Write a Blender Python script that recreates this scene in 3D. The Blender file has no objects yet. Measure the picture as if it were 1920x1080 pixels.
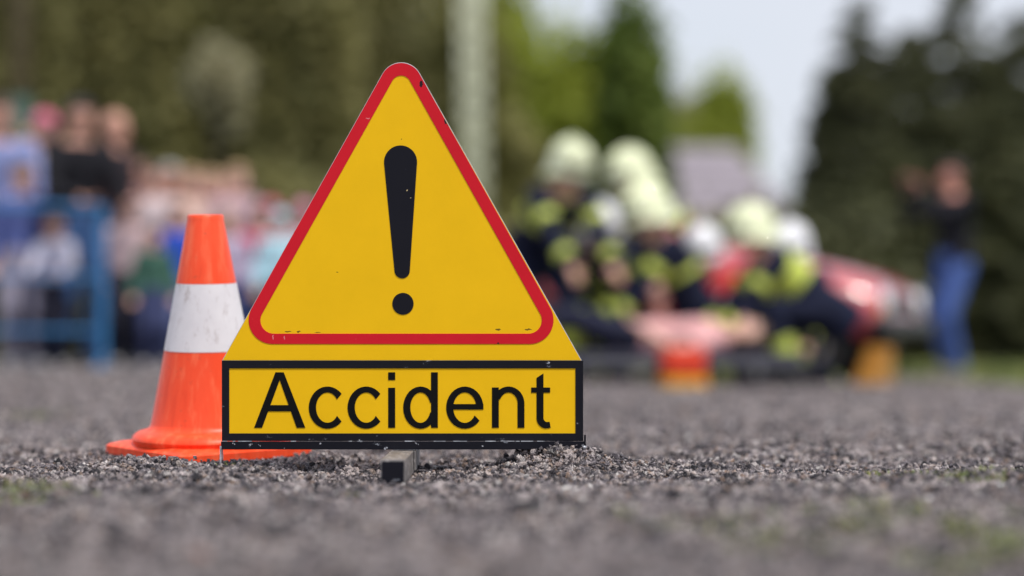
import bpy, bmesh, math, random
import numpy as np
from mathutils import Vector, Matrix, Euler

R = math.radians
scene = bpy.context.scene
COL = scene.collection

# ------------------------------------------------------------------ camera, world, sun, exposure
F = 5442.0            # focal length in photo pixels (1920 wide)
HZ = 649.0            # horizon row
CAMH = 0.26           # lens height over the gravel
cam_d = bpy.data.cameras.new('camera')
cam_d.sensor_width = 36.0
cam_d.lens = 36.0 * F / 1920.0
cam_d.shift_y = (HZ - 540.0) / 1920.0
cam_d.clip_start = 0.05
cam_d.clip_end = 2000
cam_d.dof.use_dof = True
cam_d.dof.focus_distance = 5.97
cam_d.dof.aperture_fstop = cam_d.lens / 81.0
cam_d.dof.aperture_blades = 0
cam = bpy.data.objects.new('camera', cam_d)
cam.location = (0, 0, CAMH)
cam.rotation_euler = (R(90), 0, 0)
COL.objects.link(cam)
scene.camera = cam

SUN_EL, SUN_AZ = 62.0, 140.0       # azimuth measured from +Y (view direction) clockwise
world = bpy.data.worlds.new('World')
scene.world = world
world.use_nodes = True
wn = world.node_tree
wn.nodes.clear()
w_out = wn.nodes.new('ShaderNodeOutputWorld')
w_mix = wn.nodes.new('ShaderNodeMixShader')
w_b1 = wn.nodes.new('ShaderNodeBackground')
w_b2 = wn.nodes.new('ShaderNodeBackground')
w_sky = wn.nodes.new('ShaderNodeTexSky')
w_sky.sky_type = 'NISHITA'
w_sky.sun_disc = False
w_sky.sun_elevation = R(SUN_EL)
w_sky.sun_rotation = R(SUN_AZ)
w_sky.air_density = 1.0
w_sky.dust_density = 2.0
w_b1.inputs['Strength'].default_value = 0.07
wn.links.new(w_sky.outputs[0], w_b1.inputs['Color'])
w_b2.inputs['Color'].default_value = (0.86, 0.90, 1.0, 1)      # thin bright cloud cover
w_b2.inputs['Strength'].default_value = 0.375
w_tc = wn.nodes.new('ShaderNodeTexCoord')
w_map = wn.nodes.new('ShaderNodeMapping')
w_map.inputs['Scale'].default_value = (1.0, 1.0, 2.6)
w_no = wn.nodes.new('ShaderNodeTexNoise')
w_no.inputs['Scale'].default_value = 3.2
w_no.inputs['Detail'].default_value = 5
w_rp = wn.nodes.new('ShaderNodeMapRange')
w_rp.inputs['From Min'].default_value = 0.35
w_rp.inputs['From Max'].default_value = 0.6
w_rp.inputs['To Min'].default_value = 0.72
w_rp.inputs['To Max'].default_value = 1.0
wn.links.new(w_tc.outputs['Generated'], w_map.inputs[0])
wn.links.new(w_map.outputs[0], w_no.inputs['Vector'])
wn.links.new(w_no.outputs[0], w_rp.inputs['Value'])
wn.links.new(w_rp.outputs[0], w_mix.inputs[0])
wn.links.new(w_b1.outputs[0], w_mix.inputs[1])
wn.links.new(w_b2.outputs[0], w_mix.inputs[2])
wn.links.new(w_mix.outputs[0], w_out.inputs['Surface'])

sun_d = bpy.data.lights.new('sun', 'SUN')
sun_d.energy = 1.5
sun_d.angle = R(10)
sun_d.color = (1.0, 0.95, 0.88)
sun = bpy.data.objects.new('sun', sun_d)
_el, _az = R(SUN_EL), R(SUN_AZ)
to_sun = Vector((math.sin(_az) * math.cos(_el), math.cos(_az) * math.cos(_el), math.sin(_el)))
sun.rotation_euler = to_sun.to_track_quat('Z', 'Y').to_euler()
COL.objects.link(sun)

scene.view_settings.view_transform = 'Standard'
scene.view_settings.look = 'None'
scene.view_settings.exposure = 1.25
scene.view_settings.gamma = 1.0
scene.view_settings.use_curve_mapping = False
scene.cycles.use_denoising = True
scene.cycles.max_bounces = 6
scene.cycles.transparent_max_bounces = 8
scene.cycles.sample_clamp_indirect = 8.0

# ------------------------------------------------------------------ helpers
def at(px, py, Y):
    return Vector(((px - 960.0) / F * Y, Y, CAMH + (HZ - py) / F * Y))

def lin(c):
    """sRGB 0..255 -> linear"""
    o = []
    for v in c:
        v /= 255.0
        o.append(v / 12.92 if v <= 0.04045 else ((v + 0.055) / 1.055) ** 2.4)
    return tuple(o)

class MB:
    """collects shapes of one mesh"""
    def __init__(s):
        s.v, s.f = [], []
    def add(s, vs, fs):
        b = len(s.v)
        s.v.extend([tuple(p) for p in vs])
        s.f.extend([tuple(i + b for i in q) for q in fs])
        return s
    def loft(s, rings, cap=True):
        n = len(rings[0]); b = len(s.v)
        for r in rings: s.v.extend([tuple(p) for p in r])
        for k in range(len(rings) - 1):
            for i in range(n):
                j = (i + 1) % n
                s.f.append((b + k*n + i, b + k*n + j, b + (k+1)*n + j, b + (k+1)*n + i))
        if cap:
            s.f.append(tuple(b + i for i in reversed(range(n))))
            e = b + (len(rings) - 1) * n
            s.f.append(tuple(e + i for i in range(n)))
        return s
    def ring(s, c, a, b_, rx, ry, n=14, p=2.0):
        out = []
        for i in range(n):
            t = 2 * math.pi * i / n
            cx, sy = math.cos(t), math.sin(t)
            q = 2.0 / p
            out.append(c + a * (rx * math.copysign(abs(cx) ** q, cx)) + b_ * (ry * math.copysign(abs(sy) ** q, sy)))
        return out
    def capsule(s, p0, p1, r0, r1, n=12, m=4):
        p0, p1 = Vector(p0), Vector(p1)
        d = p1 - p0
        if d.length < 1e-6: d = Vector((0, 0, 1e-4))
        u = d.normalized()
        a = u.orthogonal().normalized(); b = u.cross(a)
        rings = []
        for k in range(m):
            t = (k + 0.35) / m * math.pi / 2
            rings.append(s.ring(p0 - u * (r0 * math.cos(t)), a, b, r0 * math.sin(t), r0 * math.sin(t), n))
        rings.append(s.ring(p0, a, b, r0, r0, n))
        rings.append(s.ring(p1, a, b, r1, r1, n))
        for k in reversed(range(m)):
            t = (k + 0.35) / m * math.pi / 2
            rings.append(s.ring(p1 + u * (r1 * math.cos(t)), a, b, r1 * math.sin(t), r1 * math.sin(t), n))
        return s.loft(rings)
    def tube(s, p0, p1, r0, r1=None, n=12):
        p0, p1 = Vector(p0), Vector(p1)
        r1 = r0 if r1 is None else r1
        u = (p1 - p0).normalized(); a = u.orthogonal().normalized(); b = u.cross(a)
        return s.loft([s.ring(p0, a, b, r0, r0, n), s.ring(p1, a, b, r1, r1, n)])
    def path(s, pts, rad, n=8):
        pts = [Vector(p) for p in pts]; rings = []
        a = None
        for i, p in enumerate(pts):
            u = (pts[min(i+1, len(pts)-1)] - pts[max(i-1, 0)]).normalized()
            a = u.orthogonal().normalized() if a is None else (a - u * a.dot(u)).normalized()
            b = u.cross(a)
            r = rad[i] if isinstance(rad, (list, tuple)) else rad
            rings.append(s.ring(p, a, b, r, r, n))
        return s.loft(rings)
    def ellipsoid(s, c, ax, rr, n=14, m=9):
        c = Vector(c); X, Y_, Z = ax; rings = []
        for k in range(m):
            t = math.pi * (k + 0.5) / m
            rings.append(s.ring(c - Z * (rr[2] * math.cos(t)), X, Y_, rr[0] * math.sin(t), rr[1] * math.sin(t), n))
        return s.loft(rings)
    def box(s, lo, hi, M=None):
        x0, y0, z0 = lo; x1, y1, z1 = hi
        vs = [Vector(p) for p in ((x0,y0,z0),(x1,y0,z0),(x1,y1,z0),(x0,y1,z0),(x0,y0,z1),(x1,y0,z1),(x1,y1,z1),(x0,y1,z1))]
        if M is not None: vs = [M @ p for p in vs]
        return s.add(vs, [(0,3,2,1),(4,5,6,7),(0,1,5,4),(1,2,6,5),(2,3,7,6),(3,0,4,7)])
    def prism(s, pts, y0, y1):
        """outline of (x,z), counter-clockwise seen from -Y, from y0 (front) to y1"""
        n = len(pts)
        vs = [(x, y0, z) for x, z in pts] + [(x, y1, z) for x, z in pts]
        fs = [tuple(range(n)), tuple(reversed(range(n, 2*n)))]
        for i in range(n):
            j = (i + 1) % n
            fs.append((i, i + n, j + n, j))
        return s.add(vs, fs)
    def ringprism(s, outer, inner, y0, y1):
        """band between two outlines with the same number of points"""
        n = len(outer); b = len(s.v)
        for pts, y in ((outer, y0), (inner, y0), (outer, y1), (inner, y1)):
            s.v.extend([(x, y, z) for x, z in pts])
        for i in range(n):
            j = (i + 1) % n
            s.f += [(b+i, b+j, b+n+j, b+n+i), (b+2*n+i, b+3*n+i, b+3*n+j, b+2*n+j),
                    (b+i, b+2*n+i, b+2*n+j, b+j), (b+n+i, b+n+j, b+3*n+j, b+3*n+i)]
        return s
    def mesh(s, name='m'):
        me = bpy.data.meshes.new(name)
        me.from_pydata(s.v, [], s.f)
        me.update()
        return me
    def build(s, name, mat, parent=None, smooth=False, bevel=0.0, loc=None, fix=True, seg=2, sharp=None):
        me = s.mesh(name)
        if fix or bevel:
            bm = bmesh.new(); bm.from_mesh(me)
            if fix: bmesh.ops.recalc_face_normals(bm, faces=bm.faces)
            if bevel:
                es = [e for e in bm.edges if len(e.link_faces) == 2 and e.calc_face_angle(0) > R(35)]
                bmesh.ops.bevel(bm, geom=es, offset=bevel, segments=seg, affect='EDGES', profile=0.6)
            bm.to_mesh(me); bm.free()
        o = bpy.data.objects.new(name, me)
        COL.objects.link(o)
        if mat is not None: me.materials.append(mat)
        if smooth:
            me.shade_smooth()
            if sharp: me.set_sharp_from_angle(angle=R(sharp))
        if parent is not None: o.parent = parent
        if loc is not None: o.location = loc
        return o

def tag(o, label=None, cat=None, group=None, kind=None):
    if label: o['label'] = label
    if cat: o['category'] = cat
    if group: o['group'] = group
    if kind: o['kind'] = kind
    return o

def empty(name, loc, rz=0.0):
    o = bpy.data.objects.new(name, None)
    COL.objects.link(o)
    o.location = loc
    o.rotation_euler = (0, 0, rz)
    return o

def rounded(pts, rad, n=10):
    """round the corners of a polygon (list of 2D points, any order)"""
    out = []; N = len(pts)
    for i, p in enumerate(pts):
        r = rad[i] if isinstance(rad, (list, tuple)) else rad
        p = Vector(p); a = (Vector(pts[i-1]) - p).normalized(); b = (Vector(pts[(i+1) % N]) - p).normalized()
        if r <= 0:
            out += [tuple(p)] * 1
            continue
        half = a.angle(b) / 2
        d = r / math.tan(half)
        c = p + (a + b).normalized() * (r / math.sin(half))
        s0 = p + a * d - c; s1 = p + b * d - c
        a0 = math.atan2(s0.y, s0.x); a1 = math.atan2(s1.y, s1.x)
        da = (a1 - a0 + math.pi) % (2 * math.pi) - math.pi
        for k in range(n + 1):
            t = a0 + da * k / n
            out.append((c.x + r * math.cos(t), c.y + r * math.sin(t)))
    return out

# ------------------------------------------------------------------ materials
_mats = {}
def principled(name):
    m = bpy.data.materials.new(name); m.use_nodes = True
    nt = m.node_tree; b = nt.nodes['Principled BSDF']
    return m, nt, b

def N(nt, typ, **kw):
    n = nt.nodes.new(typ)
    for k, v in kw.items(): setattr(n, k, v)
    return n

def noise(nt, scale, detail=4, rough=0.6, coord='Object', vec=None):
    if vec is None:
        tc = N(nt, 'ShaderNodeTexCoord'); vec = tc.outputs[coord]
    t = N(nt, 'ShaderNodeTexNoise')
    t.inputs['Scale'].default_value = scale; t.inputs['Detail'].default_value = detail
    t.inputs['Roughness'].default_value = rough
    nt.links.new(vec, t.inputs['Vector'])
    return t.outputs[0]

def ramp(nt, fac, stops, interp='LINEAR'):
    r = N(nt, 'ShaderNodeValToRGB'); cr = r.color_ramp; cr.interpolation = interp
    while len(cr.elements) < len(stops): cr.elements.new(0.5)
    for e, (p, c) in zip(cr.elements, stops):
        e.position = p; e.color = (c[0], c[1], c[2], 1)
    nt.links.new(fac, r.inputs[0])
    return r.outputs[0]

def mixc(nt, fac, a, b):
    m = N(nt, 'ShaderNodeMix', data_type='RGBA')
    for sock, v in ((m.inputs['Factor'], fac), (m.inputs['A'], a), (m.inputs['B'], b)):
        if isinstance(v, (int, float)): sock.default_value = v
        elif isinstance(v, tuple): sock.default_value = (v[0], v[1], v[2], 1)
        else: nt.links.new(v, sock)
    return m.outputs['Result']

def rng(nt, fac, a, b, c=0.0, d=1.0):
    m = N(nt, 'ShaderNodeMapRange')
    for k, v in zip(('From Min', 'From Max', 'To Min', 'To Max'), (a, b, c, d)): m.inputs[k].default_value = v
    nt.links.new(fac, m.inputs['Value'])
    return m.outputs[0]

def bump(nt, b, h, strength=0.3, dist=0.002):
    n = N(nt, 'ShaderNodeBump'); n.inputs['Strength'].default_value = strength; n.inputs['Distance'].default_value = dist
    nt.links.new(h, n.inputs['Height']); nt.links.new(n.outputs[0], b.inputs['Normal'])

def plain(name, col, rough=0.6, var=0.12, scale=8.0, metal=0.0, bs=0.15, bd=0.003, coat=0.0, spec=0.5):
    """paint, cloth, skin ...: base colour with a little uneven tone and fine relief"""
    key = (name, col, rough, var, scale, metal)
    if key in _mats: return _mats[key]
    m, nt, b = principled(name)
    n1 = noise(nt, scale, 5)
    lo = tuple(c * (1 - var) for c in col); hi = tuple(min(1, c * (1 + var)) for c in col)
    nt.links.new(ramp(nt, n1, [(0.3, lo), (0.7, hi)]), b.inputs['Base Color'])
    nt.links.new(rng(nt, n1, 0.3, 0.7, max(0, rough - 0.08), min(1, rough + 0.08)), b.inputs['Roughness'])
    b.inputs['Metallic'].default_value = metal
    b.inputs['Coat Weight'].default_value = coat
    b.inputs['Specular IOR Level'].default_value = spec
    if bs: bump(nt, b, noise(nt, scale * 6, 4), bs, bd)
    _mats[key] = m
    return m

def cloth(col): return plain('cloth', col, 0.85, 0.18, 9.0, bs=0.5, bd=0.006, spec=0.2)
def skinm(col): return plain('skin', col, 0.5, 0.08, 14.0, bs=0.1, bd=0.001)
def hairm(col): return plain('hair', col, 0.55, 0.25, 60.0, bs=0.6, bd=0.004)

def add_spots(nt, base, spots, col, coord):
    """worn chips with a shape of their own, at given (x,z) places in metres on the object's face"""
    nz = N(nt, 'ShaderNodeTexNoise'); nz.inputs['Scale'].default_value = 220; nz.inputs['Detail'].default_value = 3
    nt.links.new(coord, nz.inputs['Vector'])
    off = N(nt, 'ShaderNodeVectorMath', operation='MULTIPLY_ADD')
    nt.links.new(nz.outputs['Color'], off.inputs[0])
    off.inputs[1].default_value = (0.006, 0.0, 0.006); off.inputs[2].default_value = (-0.003, 0, -0.003)
    ad = N(nt, 'ShaderNodeVectorMath', operation='ADD'); nt.links.new(coord, ad.inputs[0]); nt.links.new(off.outputs[0], ad.inputs[1])
    cur = base
    for x, z, rx, rz_ in spots:
        s = N(nt, 'ShaderNodeVectorMath', operation='SUBTRACT'); nt.links.new(ad.outputs[0], s.inputs[0]); s.inputs[1].default_value = (x, 0, z)
        d = N(nt, 'ShaderNodeVectorMath', operation='MULTIPLY'); nt.links.new(s.outputs[0], d.inputs[0]); d.inputs[1].default_value = (1/rx, 0, 1/rz_)
        l = N(nt, 'ShaderNodeVectorMath', operation='LENGTH'); nt.links.new(d.outputs[0], l.inputs[0])
        cur = mixc(nt, rng(nt, l.outputs['Value'], 0.9, 1.1, 1, 0), cur, col)
    return cur

# ------------------------------------------------------------------ terrain
_rs = np.random.RandomState(7)
_tab = _rs.rand(256, 256)
def vnoise(x, y):
    x = np.asarray(x, float); y = np.asarray(y, float)
    xi = np.floor(x).astype(int); yi = np.floor(y).astype(int)
    fx = x - xi; fy = y - yi
    fx = fx*fx*(3-2*fx); fy = fy*fy*(3-2*fy)
    g = lambda i, j: _tab[i % 256, j % 256]
    return ((g(xi, yi)*(1-fx) + g(xi+1, yi)*fx)*(1-fy) + (g(xi, yi+1)*(1-fx) + g(xi+1, yi+1)*fx)*fy) * 2 - 1
def sstep(a, b, x):
    t = np.clip((np.asarray(x, float) - a) / (b - a), 0, 1)
    return t*t*(3-2*t)
def gs(x, y, cx, cy, sx, sy): return np.exp(-((x-cx)/sx)**2 - ((y-cy)/sy)**2)

CONE = (-0.68, 6.5)
BARX = -0.237
def terr(x, y):
    x = np.asarray(x, float); y = np.asarray(y, float)
    z = 0.010*vnoise(x/0.8+3.1, y/0.9) + 0.008*vnoise(x/0.27, y/0.27+9) + 0.014*vnoise(x/0.10+40, y/0.10) + 0.009*vnoise(x/0.045, y/0.045+5)
    far = sstep(9, 16, y)
    z = z*(1 - 0.4*far) - 0.004
    keep = 1 - gs(x, y, BARX, 5.75, 0.07, 0.42)          # the foot of the sign sits in a hollow
    z = z*keep - 0.011*(1-keep)
    z += 0.052*gs(x, y, 0.10, 6.02, 0.10, 0.12)           # heap at the end of the sign
    z += 0.016*gs(x, y, 0.33, 6.05, 0.26, 0.14)
    z += 0.012*gs(x, y, -0.72, 6.05, 0.15, 0.08)          # ridge before the cone
    z += 0.012*gs(x, y, -0.9, 6.25, 0.16, 0.12)
    m = gs(x, y, CONE[0], CONE[1] + 0.02, 0.24, 0.24)
    m = np.clip(m*2.2, 0, 1)
    z = z*(1-m) + m*(0.012 + 0.068*(y - CONE[1]))
    z += 0.014*gs(x, y, 0.9, 5.35, 0.4, 0.25) + 0.022*gs(x, y, -0.43, 6.36, 0.05, 0.08)
    z += 0.10*far*sstep(1.0, -1.2, x)                      # the ground climbs a little towards the crowd
    z += 0.02*far
    return z
def tz(x, y): return float(terr(x, y))

def axis(segs):
    out = [segs[0][0]]
    for a, b, st in segs:
        n = max(1, int(round((b-a)/st)))
        out += list(np.linspace(a, b, n+1)[1:])
    return np.array(out)
gx = axis([(-900, -60, 120), (-60, -10, 5), (-10, -3, 0.5), (-3, -1.5, 0.08), (-1.5, 1.5, 0.018), (1.5, 3, 0.08), (3, 10, 0.5), (10, 60, 5), (60, 900, 120)])
gy = axis([(-300, -10, 50), (-10, 2.4, 0.8), (2.4, 4.4, 0.03), (4.4, 7.6, 0.018), (7.6, 12, 0.06), (12, 30, 0.4), (30, 80, 5), (80, 1600, 190)])
GX, GY = np.meshgrid(gx, gy)
GZ = terr(GX, GY)
def grid_mesh(X, Y, Z, name):
    ny, nx = X.shape
    vs = np.stack([X, Y, Z], -1).reshape(-1, 3)
    idx = np.arange(ny*nx).reshape(ny, nx)
    q = np.stack([idx[:-1,:-1], idx[:-1,1:], idx[1:,1:], idx[1:,:-1]], -1).reshape(-1, 4)
    me = bpy.data.meshes.new(name)
    me.vertices.add(len(vs)); me.vertices.foreach_set('co', vs.ravel())
    me.loops.add(q.size); me.loops.foreach_set('vertex_index', q.ravel())
    me.polygons.add(len(q)); me.polygons.foreach_set('loop_start', np.arange(0, q.size, 4)); me.polygons.foreach_set('loop_total', np.full(len(q), 4))
    me.update(calc_edges=True); me.validate()
    return me

def stone_colours(nt, fac):
    return ramp(nt, fac, [(0.0, lin((36, 35, 39))), (0.22, lin((68, 65, 71))), (0.48, lin((112, 106, 112))), (0.72, lin((158, 149, 153))),
                          (0.84, lin((146, 120, 102))), (0.94, lin((186, 178, 176))), (1.0, lin((236, 231, 228)))])

def m_ground():
    m, nt, b = principled('gravel_ground')
    tc = N(nt, 'ShaderNodeTexCoord'); P = tc.outputs['Object']
    n1 = noise(nt, 90, 4, 0.7, vec=P); n2 = noise(nt, 6, 4, vec=P); n3 = noise(nt, 0.9, 4, vec=P)
    vo = N(nt, 'ShaderNodeTexVoronoi'); vo.inputs['Scale'].default_value = 70; nt.links.new(P, vo.inputs['Vector'])
    sp = N(nt, 'ShaderNodeSeparateColor'); nt.links.new(vo.outputs['Color'], sp.inputs[0])
    c = stone_colours(nt, sp.outputs[0])
    c = mixc(nt, rng(nt, n1, 0.35, 0.65, 0.2, 0.8), c, lin((100, 95, 98)))
    c = mixc(nt, rng(nt, n2, 0.45, 0.7, 0, 0.4), c, lin((165, 154, 152)))
    # turf at the right edge of the yard and beyond
    sx = N(nt, 'ShaderNodeSeparateXYZ'); nt.links.new(P, sx.inputs[0])
    wob = rng(nt, n3, 0.0, 1.0, -3.0, 3.0)
    def addn(a, b_, op='ADD'):
        q = N(nt, 'ShaderNodeMath', operation=op)
        for s_, v in ((q.inputs[0], a), (q.inputs[1], b_)):
            if isinstance(v, (int, float)): s_.default_value = v
            else: nt.links.new(v, s_)
        return q.outputs[0]
    gx_ = rng(nt, addn(sx.outputs[0], addn(wob, 0.15, 'MULTIPLY')), 2.7, 3.3)
    gy_ = rng(nt, addn(sx.outputs[1], wob), 15.5, 18.5)
    right = addn(gx_, gy_, 'MULTIPLY')
    back = rng(nt, addn(sx.outputs[1], wob), 23.5, 26.0)
    g = addn(right, back, 'MAXIMUM')
    gc = ramp(nt, noise(nt, 14, 4, vec=P), [(0.3, (0.035, 0.05, 0.016)), (0.7, (0.09, 0.115, 0.03))])
    c = mixc(nt, g, c, gc)
    nt.links.new(c, b.inputs['Base Color'])
    b.inputs['Roughness'].default_value = 0.9
    b.inputs['Specular IOR Level'].default_value = 0.2
    bump(nt, b, n1, 0.9, 0.01)
    return m
ground_me = grid_mesh(GX, GY, GZ, 'ground')
ground = bpy.data.objects.new('ground', ground_me); COL.objects.link(ground)
ground_me.materials.append(m_ground()); ground_me.shade_smooth()
tag(ground, 'dark grey gravel yard with turf along its far edge', kind='structure')

def m_stone():
    m, nt, b = principled('stone')
    oi = N(nt, 'ShaderNodeObjectInfo'); ge = N(nt, 'ShaderNodeNewGeometry')
    ad = N(nt, 'ShaderNodeMath', operation='ADD'); nt.links.new(oi.outputs['Random'], ad.inputs[0]); nt.links.new(ge.outputs['Random Per Island'], ad.inputs[1])
    fr = N(nt, 'ShaderNodeMath', operation='FRACT'); nt.links.new(ad.outputs[0], fr.inputs[0])
    c = stone_colours(nt, fr.outputs[0])
    n1 = noise(nt, 260, 4, 0.7, vec=ge.outputs['Position'])
    c = mixc(nt, rng(nt, n1, 0.40, 0.58, 0.65, 0.0), c, lin((42, 40, 44)))
    pn = noise(nt, 20, 6, 0.8, vec=ge.outputs['Position'])           # random dark and pale patches across the yard
    c = mixc(nt, rng(nt, pn, 0.40, 0.46, 0.6, 0.0), c, lin((48, 46, 50)))
    c = mixc(nt, rng(nt, pn, 0.51, 0.58, 0.0, 0.7), c, lin((200, 188, 186)))
    nt.links.new(c, b.inputs['Base Color'])
    b.inputs['Roughness'].default_value = 0.82
    b.inputs['Specular IOR Level'].default_value = 0.35
    bump(nt, b, n1, 1.0, 0.004)
    return m
M_STONE = m_stone()

def hull_stone(rnd, n=13):
    bm = bmesh.new()
    sx, sy, sz = rnd.uniform(0.75, 1.25), rnd.uniform(0.7, 1.1), rnd.uniform(0.5, 0.9)
    for _ in range(n):
        v = Vector((rnd.gauss(0, 1), rnd.gauss(0, 1), rnd.gauss(0, 1))).normalized() * rnd.uniform(0.8, 1.1)
        bm.verts.new((v.x*sx, v.y*sy, v.z*sz))
    r = bmesh.ops.convex_hull(bm, input=bm.verts)
    bmesh.ops.delete(bm, geom=[e for e in r['geom_interior'] if isinstance(e, bmesh.types.BMVert)], context='VERTS')
    bmesh.ops.recalc_face_normals(bm, faces=bm.faces)
    return bm

rnd = random.Random(5)
stone_meshes = []
for i in range(10):
    bm = hull_stone(rnd, 14); me = bpy.data.meshes.new('stone'); bm.to_mesh(me); bm.free(); me.materials.append(M_STONE); stone_meshes.append(me)
# collections of pebbles for the scatter (clusters of small stones and single ones); not linked to the scene
def proto_coll(name, meshes):
    c = bpy.data.collections.new(name)
    for me in meshes:
        o = bpy.data.objects.new(name, me); c.objects.link(o)
    return c
clusters = []
for i in range(9):
    allv, allf = [], []
    for k in range(9):
        bm = hull_stone(rnd, 10)
        s = rnd.uniform(0.16, 0.42) ** 1.0
        M = Matrix.Translation((rnd.gauss(0, 0.75), rnd.gauss(0, 0.75), rnd.uniform(-0.05, 0.2))) @ Euler((rnd.random()*6, rnd.random()*6, rnd.random()*6)).to_matrix().to_4x4() @ Matrix.Scale(s, 4)
        b0 = len(allv); bm.verts.ensure_lookup_table()
        for j, v in enumerate(bm.verts): v.index = j
        allv += [tuple(M @ v.co) for v in bm.verts]; allf += [tuple(v.index + b0 for v in f.verts) for f in bm.faces]
        bm.free()
    me = bpy.data.meshes.new('pebbles'); me.from_pydata(allv, [], allf); me.materials.append(M_STONE); clusters.append(me)
C_CLUST = proto_coll('pebble_cluster', clusters)
C_STONE = proto_coll('pebble_single', stone_meshes)

def scatter(name, region, step, coll, density, smin, smax, power, seed, label, dens=None):
    x0, x1, y0, y1 = region
    X, Y = np.meshgrid(np.arange(x0, x1, step), np.arange(y0, y1, step))
    me = grid_mesh(X, Y, terr(X, Y), name)
    a = me.attributes.new('dens', 'FLOAT', 'POINT')
    # only the ground in and near the view wedge
    w = ((np.abs(X) < 0.21*Y + 0.25)).astype(float)
    if dens is not None: w = w * dens(X, Y)
    a.data.foreach_set('value', w.ravel())
    o = bpy.data.objects.new(name, me); COL.objects.link(o)
    ng = bpy.data.node_groups.new(name, 'GeometryNodeTree')
    ng.interface.new_socket('Geometry', in_out='INPUT', socket_type='NodeSocketGeometry')
    ng.interface.new_socket('Geometry', in_out='OUTPUT', socket_type='NodeSocketGeometry')
    nn = ng.nodes; L = ng.links.new
    gi = nn.new('NodeGroupInput'); go = nn.new('NodeGroupOutput')
    di = nn.new('GeometryNodeDistributePointsOnFaces'); di.inputs['Seed'].default_value = seed
    at_ = nn.new('GeometryNodeInputNamedAttribute'); at_.data_type = 'FLOAT'; at_.inputs['Name'].default_value = 'dens'
    mu = nn.new('ShaderNodeMath'); mu.operation = 'MULTIPLY'; mu.inputs[1].default_value = density
    L(at_.outputs['Attribute'], mu.inputs[0]); L(mu.outputs[0], di.inputs['Density']); L(gi.outputs[0], di.inputs['Mesh'])
    ci = nn.new('GeometryNodeCollectionInfo'); ci.inputs['Collection'].default_value = coll
    ci.inputs['Separate Children'].default_value = True; ci.inputs['Reset Children'].default_value = True
    ip = nn.new('GeometryNodeInstanceOnPoints'); ip.inputs['Pick Instance'].default_value = True
    rv = nn.new('FunctionNodeRandomValue'); rv.data_type = 'FLOAT_VECTOR'
    full = coll is C_STONE
    rv.inputs['Min'].default_value = (0, 0, 0); rv.inputs['Max'].default_value = (6.28, 6.28, 6.28) if full else (0.25, 0.25, 6.28)
    rv.inputs['Seed'].default_value = seed + 1
    rs = nn.new('FunctionNodeRandomValue'); rs.data_type = 'FLOAT'; rs.inputs['Seed'].default_value = seed + 2
    pw = nn.new('ShaderNodeMath'); pw.operation = 'POWER'; pw.inputs[1].default_value = power
    mr = nn.new('ShaderNodeMapRange'); mr.inputs['To Min'].default_value = smin; mr.inputs['To Max'].default_value = smax
    L(rs.outputs[1], pw.inputs[0]); L(pw.outputs[0], mr.inputs['Value'])
    L(di.outputs['Points'], ip.inputs['Points']); L(ci.outputs[0], ip.inputs['Instance'])
    L(rv.outputs[0], ip.inputs['Rotation']); L(mr.outputs[0], ip.inputs['Scale']); L(ip.outputs[0], go.inputs[0])
    md = o.modifiers.new('scatter', 'NODES'); md.node_group = ng
    tag(o, label, 'gravel', kind='stuff')
    return o

# ------------------------------------------------------------------ warning sign
PX = 6.0 / F
SX0 = at(755, 842, 6.0).x
sign = empty('warning_sign', (SX0, 6.0, 0.0))
tag(sign, 'yellow triangular warning board with red border, exclamation mark and Accident panel', 'warning sign')
def S(px, py):                                  # photo pixel on the board's plane -> the sign's own x,z
    return ((px - 960) * PX - SX0, CAMH + (HZ - py) * PX)
def SP(pts): return [S(*p) for p in pts]

def m_sign(name, col, rough, spots=(), spotcol=(0.02, 0.02, 0.02), spots2=(), spotcol2=(0.8, 0.8, 0.8), speck=None, mott=0.06):
    m, nt, b = principled(name)
    tc = N(nt, 'ShaderNodeTexCoord'); P = tc.outputs['Object']
    n1 = noise(nt, 7, 6, 0.65, vec=P); n2 = noise(nt, 160, 3, 0.6, vec=P)
    c = ramp(nt, n1, [(0.3, tuple(v*(1-mott) for v in col)), (0.7, tuple(min(1, v*(1+mott)) for v in col))])
    if speck:
        mp = N(nt, 'ShaderNodeMapping'); mp.inputs['Scale'].default_value = speck[3]; nt.links.new(P, mp.inputs[0])
        n3 = noise(nt, speck[0], 6, 0.75, vec=mp.outputs[0])
        c = mixc(nt, rng(nt, n3, speck[1], speck[1]+0.05, 0, speck[4]), c, speck[2])
    if spots: c = add_spots(nt, c, spots, spotcol, P)
    if spots2: c = add_spots(nt, c, spots2, spotcol2, P)
    nt.links.new(c, b.inputs['Base Color'])
    nt.links.new(rng(nt, n1, 0.3, 0.7, rough-0.08, rough+0.1), b.inputs['Roughness'])
    b.inputs['Specular IOR Level'].default_value = 0.16
    bump(nt, b, n2, 0.06, 0.001)
    return m
def sp(px, py, rx, ry): x, z = S(px, py); return (x, z, rx*PX, ry*PX)
M_YEL = m_sign('yellow_reflective', (0.85, 0.495, 0.004), 0.42, [sp(632, 510, 1.2, 1.2), sp(640, 250, 0.8, 1), sp(898, 380, 1.2, 1.0), sp(753, 261, 1, 1), sp(934, 618, 5, 1.6), sp(540, 622, 6, 1.4), sp(560, 622, 3, 1.4), sp(596, 623, 6, 1.0), sp(990, 618, 7, 1.4), sp(1020, 585, 1.4, 4)], (0.16, 0.09, 0.01), speck=(30, 0.70, (0.62, 0.33, 0.01), (1, 1, 1), 0.5), mott=0.035)
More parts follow.
